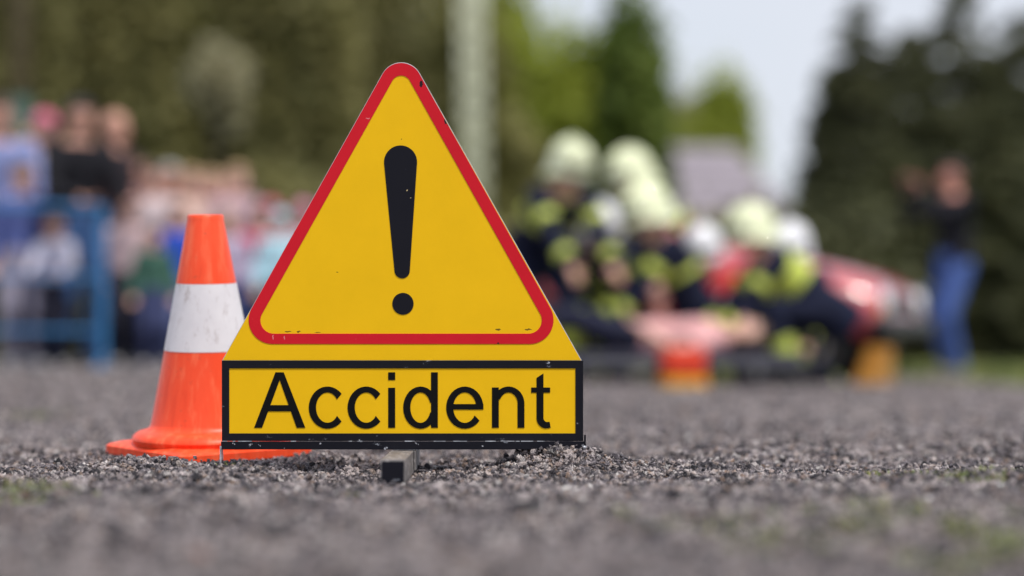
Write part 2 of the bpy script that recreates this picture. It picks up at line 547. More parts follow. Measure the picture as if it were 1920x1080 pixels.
M_RED = m_sign('red_border', (0.60, 0.010, 0.022), 0.4, [sp(790, 157, 3.0, 6), sp(837, 227, 5, 5), sp(842, 233, 3, 3), sp(934, 646, 2, 4)], (0.02, 0.012, 0.016),
               [sp(512, 632, 1.6, 4), sp(533, 633, 1.3, 3.5), sp(541, 511, 7, 0.7), sp(690, 222, 3, 0.8)], (0.70, 0.20, 0.20), speck=(60, 0.66, (0.72, 0.10, 0.11), (1, 1, 1), 0.7))
M_BLK = m_sign('black_film', (0.007, 0.007, 0.012), 0.45, spots2=[sp(763, 357, 1.5, 1.4), sp(770, 371, .8, .7)], spotcol2=(0.75, 0.6, 0.3), speck=(95, 0.68, (0.20, 0.20, 0.23), (0.35, 1, 1), 0.6))
M_LET = m_sign('black_lettering', (0.002, 0.002, 0.0022), 0.5)
M_FRM = m_sign('black_painted_steel', (0.008, 0.008, 0.013), 0.38, speck=(55, 0.64, (0.42, 0.45, 0.52), (0.5, 1, 1), 0.9))
M_ALU = plain('aluminium_sheet', (0.52, 0.53, 0.55), 0.4, 0.15, 30, metal=0.6, bs=0.1, bd=0.001)
M_WORN = m_sign('worn_black_bar', (0.16, 0.15, 0.15), 0.5, speck=(70, 0.56, (0.45, 0.43, 0.43), (1, 0.25, 1), 0.8), mott=0.3)

s29 = math.radians(29.2)
Lx = lambda y: 717 - 0.559*(y - 137.5)
Rx = lambda y: 787 + 0.559*(y - 137.5)
APEX = (752, 74.9)
board_o = rounded([APEX, (Lx(676.5), 676.5), (Rx(676.5)+3, 676.5)], [40, 0, 0], 14)
MB().prism(SP(board_o), 0.003, 0.011).build('board', M_ALU, sign, bevel=0.0006)
brd_f = rounded([(752, 77.5), (Lx(675.5)+1.2, 675.5), (Rx(675.5)+1.6, 675.5)], [39.2, 0, 0], 14)
MB().prism(SP(brd_f), 0.0018, 0.0032).build('yellow_sheet', M_YEL, sign)
# red border: two outlines with equal point counts
def tri(inset, bot, r_top, r_bot):
    dx = inset / math.cos(s29)
    top = 74.9 + dx/0.559
    return rounded([(752, top), (Lx(bot)+dx, bot), (Rx(bot)-dx, bot)], [r_top, r_bot, r_bot], 14)
red = MB().ringprism(SP(tri(0.9, 645, 39.3, 45)), SP(tri(23, 625.5, 18.5, 25)), 0.0008, 0.0025).build('red_border', M_RED, sign)
# exclamation mark
def hull2(c0, r0, c1, r1, n=18):
    d = Vector(c1) - Vector(c0); L_ = d.length; a = math.atan2(d.y, d.x); b = math.acos((r0 - r1)/L_)
    out = []
    for k in range(n+1):
        t = a + b + (2*math.pi - 2*b)*k/n; out.append((c0[0] + r0*math.cos(t), c0[1] + r0*math.sin(t)))
    for k in range(n+1):
        t = a - b + 2*b*k/n; out.append((c1[0] + r1*math.cos(t), c1[1] + r1*math.sin(t)))
    return out
ex = MB().prism(SP(hull2((751, 303.5), 31, (754, 507.5), 14.3)), 0.0008, 0.0022).build('exclamation_mark', M_BLK, sign)
MB().prism(SP([(755.5 + 20*math.cos(t*math.pi/18), 569.5 + 20.5*math.sin(t*math.pi/18)) for t in range(36)]), 0.0008, 0.0022).build('dot', M_BLK, ex)
# lower panel with its black frame
MB().prism(SP([(417, 676.8), (417, 826), (1093, 826), (1093, 676.8)]), 0.0008, 0.013).build('panel', M_ALU, sign)
pan_y = MB().prism(SP([(428, 688), (428, 815), (1081, 815), (1081, 688)]), -0.0004, 0.001).build('yellow_panel_sheet', M_YEL, sign)
fr_o = [(416, 676), (416, 827), (1093.5, 827), (1093.5, 676)]; fr_i = [(430, 690.5), (430, 812.5), (1079, 812.5), (1079, 690.5)]
MB().ringprism(SP(fr_o), SP(fr_i), -0.0022, 0.002).build('panel_frame', M_FRM, sign, bevel=0.0006)
# steel angle along the foot of the board
x0, z0 = S(415, 842.5); x1, z1 = S(1096.5, 827.3)
mb = MB().box((x0, -0.009, z0), (x1, -0.004, z1)).box((x0, -0.0038, z0 + 0.0005), (x1, 0.034, z0 + 0.005))
mb.build('bottom_angle', M_FRM, sign, bevel=0.0009)
M_EDGE = plain('bare_steel_edge', (0.45, 0.46, 0.50), 0.35, 0.6, 90, metal=0.5)
rr_ = random.Random(3)
xx = 418.0
mb = MB()
while xx < 1090:                                  # paint rubbed off the upper edge of the angle, in patches
    L_ = rr_.uniform(3, 26)
    if rr_.random() < 0.6:
        a, b = S(xx, 827.6), S(min(xx + L_, 1094), 826.6)
        mb.box((a[0], -0.0094, a[1] - 0.0002*rr_.random()), (b[0], -0.0035, b[1] + 0.0004*rr_.random()))
    xx += L_ + rr_.uniform(2, 16)
tag(mb.build('worn_edge', M_EDGE, sign), kind='stuff')
# flakes of bare metal on the angle
mb = MB()
for cx, cy, n_ in [(437, 834, 2), (471, 834, 3), (487, 835, 3), (530, 838, 1), (604, 832, 2), (674, 827, 2), (722, 840, 3), (781, 831, 3), (1050, 831, 1), (905, 837, 1), (1091, 834, 3)]:
    for k in range(n_):
        c = S(cx + rr_.uniform(-4, 4), cy + rr_.uniform(-3, 3)); r = rr_.uniform(0.7, 2.1)*PX
        pts = [(c[0] + r*rr_.uniform(.5, 1.3)*math.cos(t), c[1] + r*rr_.uniform(.5, 1.5)*math.sin(t)) for t in [i*2*math.pi/7 for i in range(7)]]
        mb.prism(pts, -0.0096 - 0.0001*k, -0.0085)
tag(mb.build('paint_flake', M_EDGE, sign), kind='stuff')
# end plates, corner spikes, feet
for px_, w, top in ((414.5, 3.2, 836), (1096.8, 3.2, 815)):
    a = S(px_ - w/2, 866); b = S(px_ + w/2, top)
    MB().box((a[0], -0.012, a[1] - 0.02), (b[0], -0.005, b[1])).box((a[0], -0.0048, b[1] - 0.03), (b[0], 0.03, b[1] - 0.002)).build('corner_leg', M_EDGE if px_ < 500 else M_FRM, sign, bevel=0.0006)
a = S(1087, 843); b = S(1100, 834)
MB().capsule(((a[0]+b[0])/2 + 0.002, -0.012, (a[1]+b[1])/2), ((a[0]+b[0])/2 + 0.004, 0.01, (a[1]+b[1])/2), 0.004, 0.004).build('hinge_pin', M_EDGE, sign, smooth=True)
bx = (737 - 960)/F*5.52 - SX0
bar = MB().box((bx - 0.0235, -0.49, -0.002), (bx + 0.0235, 0.42, 0.0445)).build('foot_bar', M_WORN, sign, bevel=0.002)
MB().box((bx - 0.0210, -0.4935, -0.0005), (bx + 0.0210, -0.4895, 0.0412)).build('end_cap', M_FRM, bar, bevel=0.0012)
MB().box((bx + 0.0245, -0.03, 0.004), (bx + 0.0285, 0.20, 0.044))  .build('side_plate', M_WORN, sign, bevel=0.0008)
a = S(1066, 850)
MB().box((a[0] - 0.019, 0.045, -0.005), (a[0] + 0.019, 0.36, 0.0455)).build('foot_bar', M_WORN, sign, bevel=0.002)
# prop behind the board
MB().tube((0.0, 0.014, 0.50), (bx, 0.40, 0.04), 0.009).build('rear_prop', M_FRM, sign, smooth=True)

# letters of the panel
def arc(cx, cy, rx, ry, a0, a1, n=26):
    return [(cx + rx*math.cos(R(a0 + (a1-a0)*i/n)), cy - ry*math.sin(R(a0 + (a1-a0)*i/n))) for i in range(n+1)]
def sector(cx, cy, rx, ry, sx, sy, a0, a1, b0=None, b1=None):
    return arc(cx, cy, rx, ry, a0, a1) + arc(cx, cy, rx - sx, ry - sy, a1 if b1 is None else b1, a0 if b0 is None else b0)
def letter(*polys):
    mb = MB()
    for k, p in enumerate(polys):
        mb.prism(SP(p), -0.0014 - 0.00012*k, 0.0)
    mb.build('letter', M_LET, pan_y)
def bxp(x0, y0, x1, y1): return [(x0, y0), (x1, y0), (x1, y1), (x0, y1)]
# A
letter([(476.5, 802), (516.5, 698), (532, 698), (525, 711), (491.5, 802)], [(516.5, 698.0), (532, 698), (572.5, 802), (556.5, 802), (524, 711)], bxp(501, 759.5, 545, 771))
for x0 in (579, 651.7):
    letter(sector(x0 + 35, 764.2, 35, 39.6, 13.6, 11.2, 41, 319, 36, 324)[:27] + sector(x0 + 35, 764.2, 35, 39.6, 13.6, 11.2, 41, 319, 33, 327)[27:])
letter(bxp(728, 727, 741, 802)); letter(bxp(728, 698, 741, 712.5))
letter(bxp(808.3, 698, 821, 802), sector(788.5, 764.2, 32.5, 39.6, 13.4, 11, 18, 342))
letter(sector(871.5, 764.2, 35, 39.6, 13.4, 11, 0, 322, 0, 329), bxp(846, 757.5, 906.4, 767.8))
letter(bxp(922.5, 726.5, 935.3, 802), sector(953.5, 757, 29.8, 32.4, 12.8, 11.2, 0, 158), bxp(970.5, 755, 983.3, 802))
letter([(1006, 708.5), (1019, 700), (1019, 785), (1006, 785)], bxp(996, 726.5, 1031.5, 736.2), [(1006, 780)] + arc(1024.5, 784, 18.5, 19.2, 180, 270, 12) + [(1032.5, 801.8), (1030.5, 790.8)] + arc(1025.5, 783, 6.5, 8.2, 270, 180, 10) + [(1019, 780)])

# ------------------------------------------------------------------ traffic cone
def m_cone():
    m, nt, b = principled('orange_rubber')
    n1 = noise(nt, 5, 5); n2 = noise(nt, 40, 5, 0.7)
    c = ramp(nt, n1, [(0.3, (0.90, 0.072, 0.020)), (0.7, (0.97, 0.095, 0.030))])
    c = mixc(nt, rng(nt, n2, 0.60, 0.70, 0, 0.4), c, (0.35, 0.08, 0.05))
    tc = N(nt, 'ShaderNodeTexCoord'); mp = N(nt, 'ShaderNodeMapping'); mp.inputs['Scale'].default_value = (1, 1, 0.06)
    nt.links.new(tc.outputs['Object'], mp.inputs[0])
    st = noise(nt, 45, 4, 0.6, vec=mp.outputs[0])                     # paler and deeper orange streaks running down the cone
    c = mixc(nt, rng(nt, st, 0.50, 0.68, 0, 0.5), c, (0.98, 0.22, 0.10))
    c = mixc(nt, rng(nt, st, 0.30, 0.44, 0.4, 0), c, (0.70, 0.04, 0.012))
    nt.links.new(c, b.inputs['Base Color']); b.inputs['Roughness'].default_value = 0.38; b.inputs['Specular IOR Level'].default_value = 0.28
    b.inputs['Subsurface Weight'].default_value = 0.0
    bump(nt, b, noise(nt, 14, 3), 0.12, 0.004)
    return m
def m_cband():
    m, nt, b = principled('white_reflective_band')
    tc = N(nt, 'ShaderNodeTexCoord')
    mp = N(nt, 'ShaderNodeMapping'); mp.inputs['Scale'].default_value = (1, 1, 0.35); nt.links.new(tc.outputs['Object'], mp.inputs[0])
    n1 = noise(nt, 60, 6, 0.7, vec=mp.outputs[0]); n2 = noise(nt, 9, 4)
    c = ramp(nt, n2, [(0.3, (0.66, 0.63, 0.66)), (0.7, (0.78, 0.75, 0.77))])
    c = mixc(nt, rng(nt, n1, 0.54, 0.68, 0, 0.65), c, (0.42, 0.36, 0.35))
    nt.links.new(c, b.inputs['Base Color']); b.inputs['Roughness'].default_value = 0.5
    return m
M_CONE = m_cone()
cone = empty('traffic_cone', (CONE[0], CONE[1], 0.026))
cone.rotation_euler = (R(4.0), R(-0.3), 0)
tag(cone, 'orange traffic cone with one white band beside the warning board', 'traffic cone')
def revolve(prof, n=48):
    mb = MB()
    X, Y_ = Vector((1, 0, 0)), Vector((0, 1, 0))
    return mb.loft([mb.ring(Vector((0, 0, z)), X, Y_, r, r, n) for r, z in prof], cap=False)
CH = 0.528
def cr(z): return 0.1275 + (0.0385 - 0.1275) * (z - 0.055) / (CH - 0.055)
zw0, zw1 = 0.226, 0.3765
prof_low = [(0.164, 0.018), (0.170, 0.030), (0.168, 0.036), (0.158, 0.044), (0.142, 0.049), (0.131, 0.055), (0.127, 0.065), (cr(zw0), zw0), (cr(zw0)-0.003, zw0+0.001), (cr(zw1)-0.003, zw1-0.001), (cr(zw1), zw1), (cr(CH-0.014), CH-0.014), (0.0405, CH-0.012), (0.0405, CH-0.003), (0.038, CH), (0.034, CH), (0.032, CH-0.01), (0.034, CH-0.05)]
revolve(prof_low).build('cone_body', M_CONE, cone, smooth=True, sharp=40)
revolve([(cr(zw0)-0.0028, zw0+0.0005), (cr(zw0)+0.0006, zw0+0.001), (cr(zw1)+0.0006, zw1-0.001), (cr(zw1)-0.0028, zw1-0.0005)]).build('white_band', m_cband(), cone, smooth=True, sharp=40)
hb = 0.172
ang = R(38)
base = []
sq = rounded([(-hb, -hb), (hb, -hb), (hb, hb), (-hb, hb)], 0.022, 5)
mb = MB()
def rz2(p, z, s=1): return Vector((p[0]*s*math.cos(ang) - p[1]*s*math.sin(ang), p[0]*s*math.sin(ang) + p[1]*s*math.cos(ang), z))
mb.loft([[rz2(p, -0.006) for p in sq], [rz2(p, 0.011) for p in sq], [rz2(p, 0.0155, 0.965) for p in sq], [rz2(p, 0.021, 0.85) for p in sq]])
mb.build('base_plate', M_CONE, cone, smooth=True, sharp=35)

# ------------------------------------------------------------------ stones one can pick apart, and the loose gravel
def stone_free(x, y):
    if abs(x - (BARX + 0.0)) < 0.045 and 5.45 < y < 6.5: return False
    if (x - CONE[0])**2 + (y - CONE[1])**2 < 0.21**2: return False
    return True
rnd = random.Random(21)
cnt = 0
while cnt < 290:
    y = rnd.uniform(4.7, 8.4); x = rnd.uniform(-0.19, 0.19) * y
    if not stone_free(x, y): continue
    if cnt < 150 and not 5.4 < y < 6.6: continue
    s = 0.007 + 0.010 * rnd.random()**2.4
    o = bpy.data.objects.new('stone', stone_meshes[cnt % 10]); COL.objects.link(o); o.parent = ground
    o.location = (x, y, tz(x, y) + s*0.35); o.scale = (s, s, s*rnd.uniform(0.8, 1.0)); o.rotation_euler = (rnd.uniform(-.5, .5), rnd.uniform(-.5, .5), rnd.random()*6.28)
    cnt += 1
def clear(X, Y):
    m = 1 - ((np.abs(X - BARX) < 0.036) & (Y > 5.47) & (Y < 6.45)).astype(float)
    return m
def clear2(X, Y):
    m = clear(X, Y)
    u = (X - CONE[0])*math.cos(-ang) - (Y - CONE[1])*math.sin(-ang); v = (X - CONE[0])*math.sin(-ang) + (Y - CONE[1])*math.cos(-ang)
    return m * (1 - ((np.abs(u) < hb) & (np.abs(v) < hb)).astype(float))
LAB = 'loose dark grey gravel '
scatter('gravel', (-1.9, 1.9, 2.6, 8.0), 0.03, C_CLUST, 5200, 0.008, 0.027, 1.6, 11, LAB + 'of fine chips strewn round the sign and cone', clear2)
scatter('gravel', (-1.9, 1.9, 2.6, 8.5), 0.03, C_STONE, 1300, 0.0035, 0.0105, 2.2, 31, LAB + 'of coarser chips strewn round the sign and cone', clear2)
scatter('gravel', (-1.9, 1.9, 2.6, 8.5), 0.03, C_STONE, 75, 0.009, 0.019, 1.5, 71, LAB + 'of the largest chips strewn round the sign', clear2)
def gdens(X, Y): return 1 - sstep(2.6, 3.2, X)*sstep(15.5, 18, Y)
scatter('gravel', (-4.2, 4.2, 8.0, 21.0), 0.15, C_CLUST, 800, 0.016, 0.042, 1.6, 51, LAB + 'stretching from the cone to the crowd', gdens)

# ------------------------------------------------------------------ grass and moss
def m_grass(name, lo, hi):
    m, nt, b = principled(name)
    ge = N(nt, 'ShaderNodeNewGeometry')
    c = ramp(nt, ge.outputs['Random Per Island'], [(0.0, lo), (0.75, hi), (1.0, (0.30, 0.26, 0.10))])
    nt.links.new(c, b.inputs['Base Color']); b.inputs['Roughness'].default_value = 0.6
    return m
M_GRASS = m_grass('grass', (0.07, 0.11, 0.02), (0.20, 0.24, 0.05))
def blades(mb, cx, cy, n, rad, h, rnd, w=0.0016):
    for _ in range(n):
        a = rnd.random()*6.283; r = rad*math.sqrt(rnd.random())
        x, y = cx + r*math.cos(a), cy + r*math.sin(a); z = tz(x, y) - 0.002
        d = rnd.random()*6.283; l = h*rnd.uniform(0.5, 1.2); t = rnd.uniform(0.2, 0.9)*l
        dx, dy = math.cos(d), math.sin(d); ww = w*rnd.uniform(0.7, 1.4)
        mx, my = x + dx*t*0.35, y + dy*t*0.35
        mb.add([(x - dy*ww, y + dx*ww, z), (x + dy*ww, y - dx*ww, z), (mx + dy*ww*.8, my - dx*ww*.8, z + l*0.6), (mx - dy*ww*.8, my + dx*ww*.8, z + l*0.6), (x + dx*t, y + dy*t, z + l*0.95)],
               [(0, 1, 2, 3), (3, 2, 4)])
rnd = random.Random(8)
mb = MB(); p = at(432, 872, 5.95); blades(mb, p.x, 5.95, 70, 0.022, 0.024, rnd, 0.0009)
tag(mb.build('grass_tuft', M_GRASS, fix=False), 'tiny green grass tuft at the corner of the warning board', 'grass', kind='stuff')
mb = MB()
for (px, py, n, rad, h) in [(1795, 912, 130, .07, .016), (1850, 922, 110, .06, .018), (1745, 905, 60, .05, .014), (1890, 905, 90, .07, .018), (1650, 903, 50, .05, .012), (1830, 905, 60, .04, .02),
                            (60, 945, 160, .08, .02), (25, 930, 60, .05, .02), (1240, 1005, 70, .05, .02), (1330, 990, 60, .06, .018), (1420, 1015, 70, .05, .02), (1600, 1000, 90, .07, .02), (1660, 985, 70, .06, .022),
                            (1790, 1010, 110, .06, .024), (1870, 990, 90, .07, .022), (1500, 1035, 60, .06, .02), (540, 960, 40, .04, .015), (640, 925, 30, .04, .012), (1170, 985, 40, .05, .015), (1880, 1050, 110, .07, .025), (1700, 1050, 60, .05, .02), (70, 790, 60, .1, .03), (880, 870, 24, .03, .01)]:
    Y = CAMH*F/(py - HZ); x = (px - 960)/F*Y
    for k in range(6): blades(mb, x + rnd.gauss(0, rad*.5), Y + rnd.gauss(0, rad*1.2), n//2, rad*.6, h, rnd)
tag(mb.build('grass', M_GRASS, fix=False), 'thin green moss and grass sprigs growing through the gravel', 'grass', kind='stuff')
mb = MB()
for _ in range(9000):
    y = 16.5 + 13*rnd.random()**1.3; x = rnd.uniform(2.9, 7.5)
    if x < 3.3 and rnd.random() < .5: continue
    blades(mb, x, y, 1, 0.03, 0.09, rnd, 0.008)
tag(mb.build('grass', M_GRASS, fix=False), 'strip of green lawn beside the man taking a picture', 'grass', kind='stuff')
# a reddish and a few pale stones in the foreground
for k, (px, py, s, col) in enumerate([(368, 1058, .015, (.42, .2, .14)), (150, 945, .011, (.6, .58, .56)), (660, 945, .009, (.6, .58, .56)), (1745, 950, .010, (.62, .6, .6)), (1880, 928, .013, (.62, .62, .62)), (120, 830, .016, (.5, .47, .42)), (1420, 820, .02, (.6, .57, .56))]):
    Y = CAMH*F/(py - HZ); x = (px - 960)/F*Y
    me = stone_meshes[k].copy(); me.materials.clear(); me.materials.append(plain('pale_stone', col, 0.8, 0.2, 60))
    o = bpy.data.objects.new('stone', me); COL.objects.link(o); o.parent = ground
    o.location = (x, Y, tz(x, Y) + s*0.5); o.scale = (s, s, s)

# ------------------------------------------------------------------ people
UP = Vector((0, 0, 1))
def remesh(mb, voxel, smooth=3, dec=None, name='body'):
    me = mb.mesh(name)
    o = bpy.data.objects.new(name, me); COL.objects.link(o)
    md = o.modifiers.new('r', 'REMESH'); md.mode = 'VOXEL'; md.voxel_size = voxel
    if smooth:
        sm = o.modifiers.new('s', 'SMOOTH'); sm.factor = 0.5; sm.iterations = smooth
    if dec:
        d = o.modifiers.new('d', 'DECIMATE'); d.ratio = dec
    dg = bpy.context.evaluated_depsgraph_get()
    out = bpy.data.meshes.new_from_object(o.evaluated_get(dg))
    bpy.data.objects.remove(o); bpy.data.meshes.remove(me)
    out.name = name
    out.shade_smooth()
    return out

def ik(a, t, l1, l2, pole):
    d = t - a; L = min(d.length, (l1 + l2)*0.998); u = d.normalized()
    t = a + u*L
    c = max(-1, min(1, (l1*l1 + L*L - l2*l2)/(2*l1*L)))
    p = pole - u*pole.dot(u)
    p = p.normalized() if p.length > 1e-5 else u.orthogonal().normalized()
    return a + u*(l1*c) + p*(l1*math.sqrt(max(0, 1 - c*c))), t

POSES = {
 'stand':  dict(pelvis=(0, 0, .515), lean=3, feet=((.055, 0, .04), (-.055, .02, .04)), hands=((.15, -.05, .50), (-.15, -.05, .50))),
 'rail':   dict(pelvis=(0, 0.02, .515), lean=8, feet=((.055, 0, .04), (-.055, .03, .04)), hands=((.11, -.22, .60), (-.10, -.22, .60))),
 'phone':  dict(pelvis=(0, 0, .515), lean=2, feet=((.06, -.02, .04), (-.06, .03, .04)), hands=((.05, -.22, .84), (-.05, -.22, .84)), head=-2),
 'stoop':  dict(pelvis=(0, .10, .47), lean=48, feet=((.08, -.04, .04), (-.08, .06, .04)), hands=((.09, -.36, .34), (-.09, -.34, .36)), head=25),
 'lean':   dict(pelvis=(0, .07, .50), lean=28, feet=((.08, -.04, .04), (-.08, .06, .04)), hands=((.10, -.30, .46), (-.10, -.28, .46)), head=15),
 'kneel1': dict(pelvis=(0, .05, .30), lean=22, feet=((.08, -.14, .04), (-.07, .25, .03)), hands=((.09, -.32, .30), (-.09, -.30, .27)), head=20),
 'kneel2': dict(pelvis=(0, .10, .235), lean=30, feet=((.08, .24, .03), (-.08, .24, .03)), hands=((.09, -.28, .16), (-.09, -.28, .16)), head=25),
 'heels':  dict(pelvis=(0, .10, .155), lean=28, feet=((.09, .20, .03), (-.09, .20, .03)), hands=((.10, -.26, .12), (-.10, -.28, .14)), head=22),
 'crouch': dict(pelvis=(0, .10, .27), lean=52, feet=((.09, -.06, .04), (-.09, .10, .04)), hands=((.10, -.34, .16), (-.08, -.34, .18)), head=20),
 'lie':    dict(pelvis=(0, 0, .515), lean=0, feet=((.06, 0, .04), (-.06, 0, .04)), hands=((.16, -.03, .52), (-.10, -.11, .60))),
}
NAVY = (0.010, 0.013, 0.034)
HIVIS = (0.52, 0.60, 0.09)
def person(px, Y, H, facing, pose, label, group=None, skin=(0.55, 0.30, 0.22), hair=('short', (0.03, 0.02, 0.015)), top=((0.3, 0.3, 0.3), 'long'), legs=(0.05, 0.07, 0.14),
           shoes=(0.02, 0.02, 0.02), kid=0.0, helmet=None, stripes=None, yaw=0, X=None, extra=None, cat='person', z=None, armband=None):
    P = POSES[pose]
    k = H
    bw = 1.0 - 0.12*kid                       # narrower shoulders for children
    lean = R(P['lean']); u = Vector((0, -math.sin(lean), math.cos(lean)))
    lat = Vector((1, 0, 0)); fw = Vector((0, -math.cos(lean), -math.sin(lean)))
    pel = Vector(P['pelvis'])*k
    spine = 0.305*k*(1 - 0.05*kid)
    neck = pel + u*spine
    hh = k*(0.132 + 0.030*kid)
    hp = R(P.get('head', 4)); 
    nd = (u + UP*0.9).normalized()
    hup = Vector((0, -math.sin(hp), math.cos(hp)))
    hf0 = Vector((0, -math.cos(hp), -math.sin(hp)))
    rot = Matrix.Rotation(R(yaw), 3, 'Z')
    hf = rot @ hf0; hup = rot @ hup; hr = hf.cross(hup)
    hc = neck + nd*(0.028*k) + hup*(0.42*hh) + hf*(0.06*hh)
    sh = [neck - u*(0.028*k) + lat*(s*0.104*k*bw) for s in (1, -1)]
    hip = [pel + lat*(s*0.052*k) - u*0.012*k for s in (1, -1)]
    la, lf, lt, ls = .172*k, .148*k, .245*k, .245*k
    if kid: la *= .94; lf *= .94
    arms, lgs = [], []
    for i, s in enumerate((1, -1)):
        e, wr = ik(sh[i], Vector(P['hands'][i])*k, la, lf, Vector((s*0.5, 0.6, -0.7)))
        arms.append((sh[i], e, wr))
        kn, an = ik(hip[i], Vector(P['feet'][i])*k, lt, ls, Vector((s*0.12, -1, -0.25)))
        lgs.append((hip[i], kn, an))
    # ---- body: one continuous surface
    b = MB()
    def torso(mb, inf, t0=-.07, t1=.32, wide=1.0):
        prof = [(-.07, .062, .050), (-.03, .084, .062), (.02, .088, .064), (.08, .080, .057), (.13, .078, .055), (.19, .088, .061), (.24, .094, .062), (.275, .088, .052), (.30, .062, .042), (.32, .036, .036)]
        rings = []
        for t, rx, ry in prof:
            if t < t0 - 1e-6 or t > t1 + 1e-6: continue
            w_ = (bw if t > .15 else 1 - .05*kid)
            rings.append(mb.ring(pel + u*(t*k), lat, fw, rx*k*w_*wide + inf, ry*k + inf, 18, 2.4))
        mb.loft(rings)
    torso(b, 0)
    b.capsule(neck - u*.02*k, hc - hup*(.2*hh), .033*k, .030*k)
    ax = (hr, hf, hup)
    b.ellipsoid(hc + hup*(.13*hh) - hf*(.06*hh), ax, (.335*hh, .415*hh, .37*hh))
    b.ellipsoid(hc - hup*(.20*hh) + hf*(.09*hh), ax, (.255*hh, .29*hh, .29*hh))
    b.capsule(hc + hup*(.04*hh) + hf*(.36*hh), hc - hup*(.13*hh) + hf*(.44*hh), .04*hh, .065*hh, 8, 3)
    for s in (1, -1): b.ellipsoid(hc + hr*(s*.335*hh) - hup*.02*hh - hf*.04*hh, ax, (.06*hh, .10*hh, .14*hh), 10, 7)
    for i, s in enumerate((1, -1)):
        a, e, w_ = arms[i]
        b.capsule(a, e, .031*k, .0235*k); b.capsule(e, w_, .0245*k, .0155*k)
        d = (w_ - e).normalized()
        side = d.cross(fw if abs(d.dot(fw)) < .9 else UP).normalized()
        nrm = side.cross(d).normalized()
        pc = w_ + d*.026*k
        b.ellipsoid(pc, (side, nrm, d), (.021*k, .0095*k, .032*k), 10, 7)
        cur = nrm if nrm.dot(fw) > 0 else -nrm
        for j in range(4):                    # four fingers, bent, unequal
            o_ = side*((j - 1.5)*.0112*k); ln = (.040, .046, .043, .034)[j]*k
            p0 = w_ + d*.046*k + o_; p1 = p0 + (d*.9 + cur*.25).normalized()*ln*.55; p2 = p1 + (d*.6 + cur*.8).normalized()*ln*.5
            b.capsule(p0, p1, .0054*k, .0050*k, 8, 2); b.capsule(p1, p2, .0050*k, .0044*k, 8, 2)
        p0 = w_ + d*.014*k + side*.017*k*s; p1 = p0 + (d*.7 + side*s*.7).normalized()*.026*k
        b.capsule(p0, p1, .0066*k, .0058*k, 8, 2); b.capsule(p1, p1 + (d*.9 + cur*.3).normalized()*.022*k, .0058*k, .005*k, 8, 2)
        h_, kn, an = lgs[i]
        b.capsule(h_, kn, .047*k, .031*k); b.capsule(kn, kn.lerp(an, .3), .031*k, .032*k); b.capsule(kn.lerp(an, .3), an, .032*k, .020*k)
        sd = (an - kn).normalized()
        if sd.z > -0.45: fd = Vector((0, 0.35, -0.94)) if sd.y > 0.2 else Vector((0, -1, 0))
        else: fd = Vector((s*.2, -1, 0)).normalized()
        foot = (an - Vector((0, 0, .014*k)) - fd*.02*k, an - Vector((0, 0, .022*k)) + fd*.095*k) if sd.z < -0.45 else (an, an + fd*.085*k + Vector((0, 0, 0.0)))
        if sd.z >= -0.45: foot = (an + Vector((0, 0.02*k, 0)), an + Vector((0, .05*k, -.012*k)))
        b.capsule(foot[0], foot[1], .021*k, .016*k)
        lgs[i] = (h_, kn, an, foot)
    me = remesh(b, .0058*k + .0012, 2, .35, 'person')
    me.materials.append(skinm(skin))
    if X is None: X = (px - 960)/F*Y
    root = bpy.data.objects.new('person', me); COL.objects.link(root)
    root.location = (X, Y, tz(X, Y) + 0.004 if z is None else z); root.rotation_euler = (0, 0, R(facing))
    tag(root, label, cat, group)
    # ---- clothes
    coat = stripes is not None
    c = MB(); inf = .022 if coat else .013
    torso(c, inf, -.07 if coat else -.03, .30, 1.05)
    if coat: c.loft([c.ring(pel + u*(t*k), lat, fw, r_*k, r2*k, 18, 2.4) for t, r_, r2 in ((-.10, .112, .088), (-.02, .110, .086), (.05, .104, .078))])
    for i in (0, 1):
        a, e, w_ = arms[i]
        if top[1] == 'short': c.capsule(a, a.lerp(e, .6), .036*k + inf*.5, .032*k + inf*.5)
        else:
            c.capsule(a, e, .034*k + inf*.5, .0275*k + inf*.5); c.capsule(e, e.lerp(w_, .93), .0275*k + inf*.5, .021*k + inf*.5)
    jm = remesh(c, .014, 3, .6, 'jacket'); jm.materials.append(cloth(top[0]))
    jk = bpy.data.objects.new('jacket' if coat or top[1] == 'long' else 'shirt', jm); COL.objects.link(jk); jk.parent = root
    c = MB()
    c.loft([c.ring(pel + u*(t*k), lat, fw, rx*k + .012, ry*k + .012, 18, 2.4) for t, rx, ry in ((-.065, .066, .052), (-.03, .086, .064), (.02, .090, .066), (.065, .084, .060))])
    ti = .016 if coat else .011
    for i in (0, 1):
        h_, kn, an, foot = lgs[i]
        c.capsule(h_, kn, .049*k + ti, .034*k + ti); c.capsule(kn, kn.lerp(an, .96), .034*k + ti, .026*k + ti)
    tm = remesh(c, .014, 3, .6, 'trousers'); tm.materials.append(cloth(legs))
    tr = bpy.data.objects.new('trousers', tm); COL.objects.link(tr); tr.parent = root
    for i in (0, 1):
        h_, kn, an, foot = lgs[i]
        s_ = MB(); s_.capsule(foot[0], foot[1], .027*k, .022*k)
        if coat: s_.capsule(an.lerp(kn, .35), an, .036*k, .032*k)
        s_.build('boot' if coat else 'shoe', plain('shoe', shoes, 0.5, 0.2, 20), root, smooth=True)
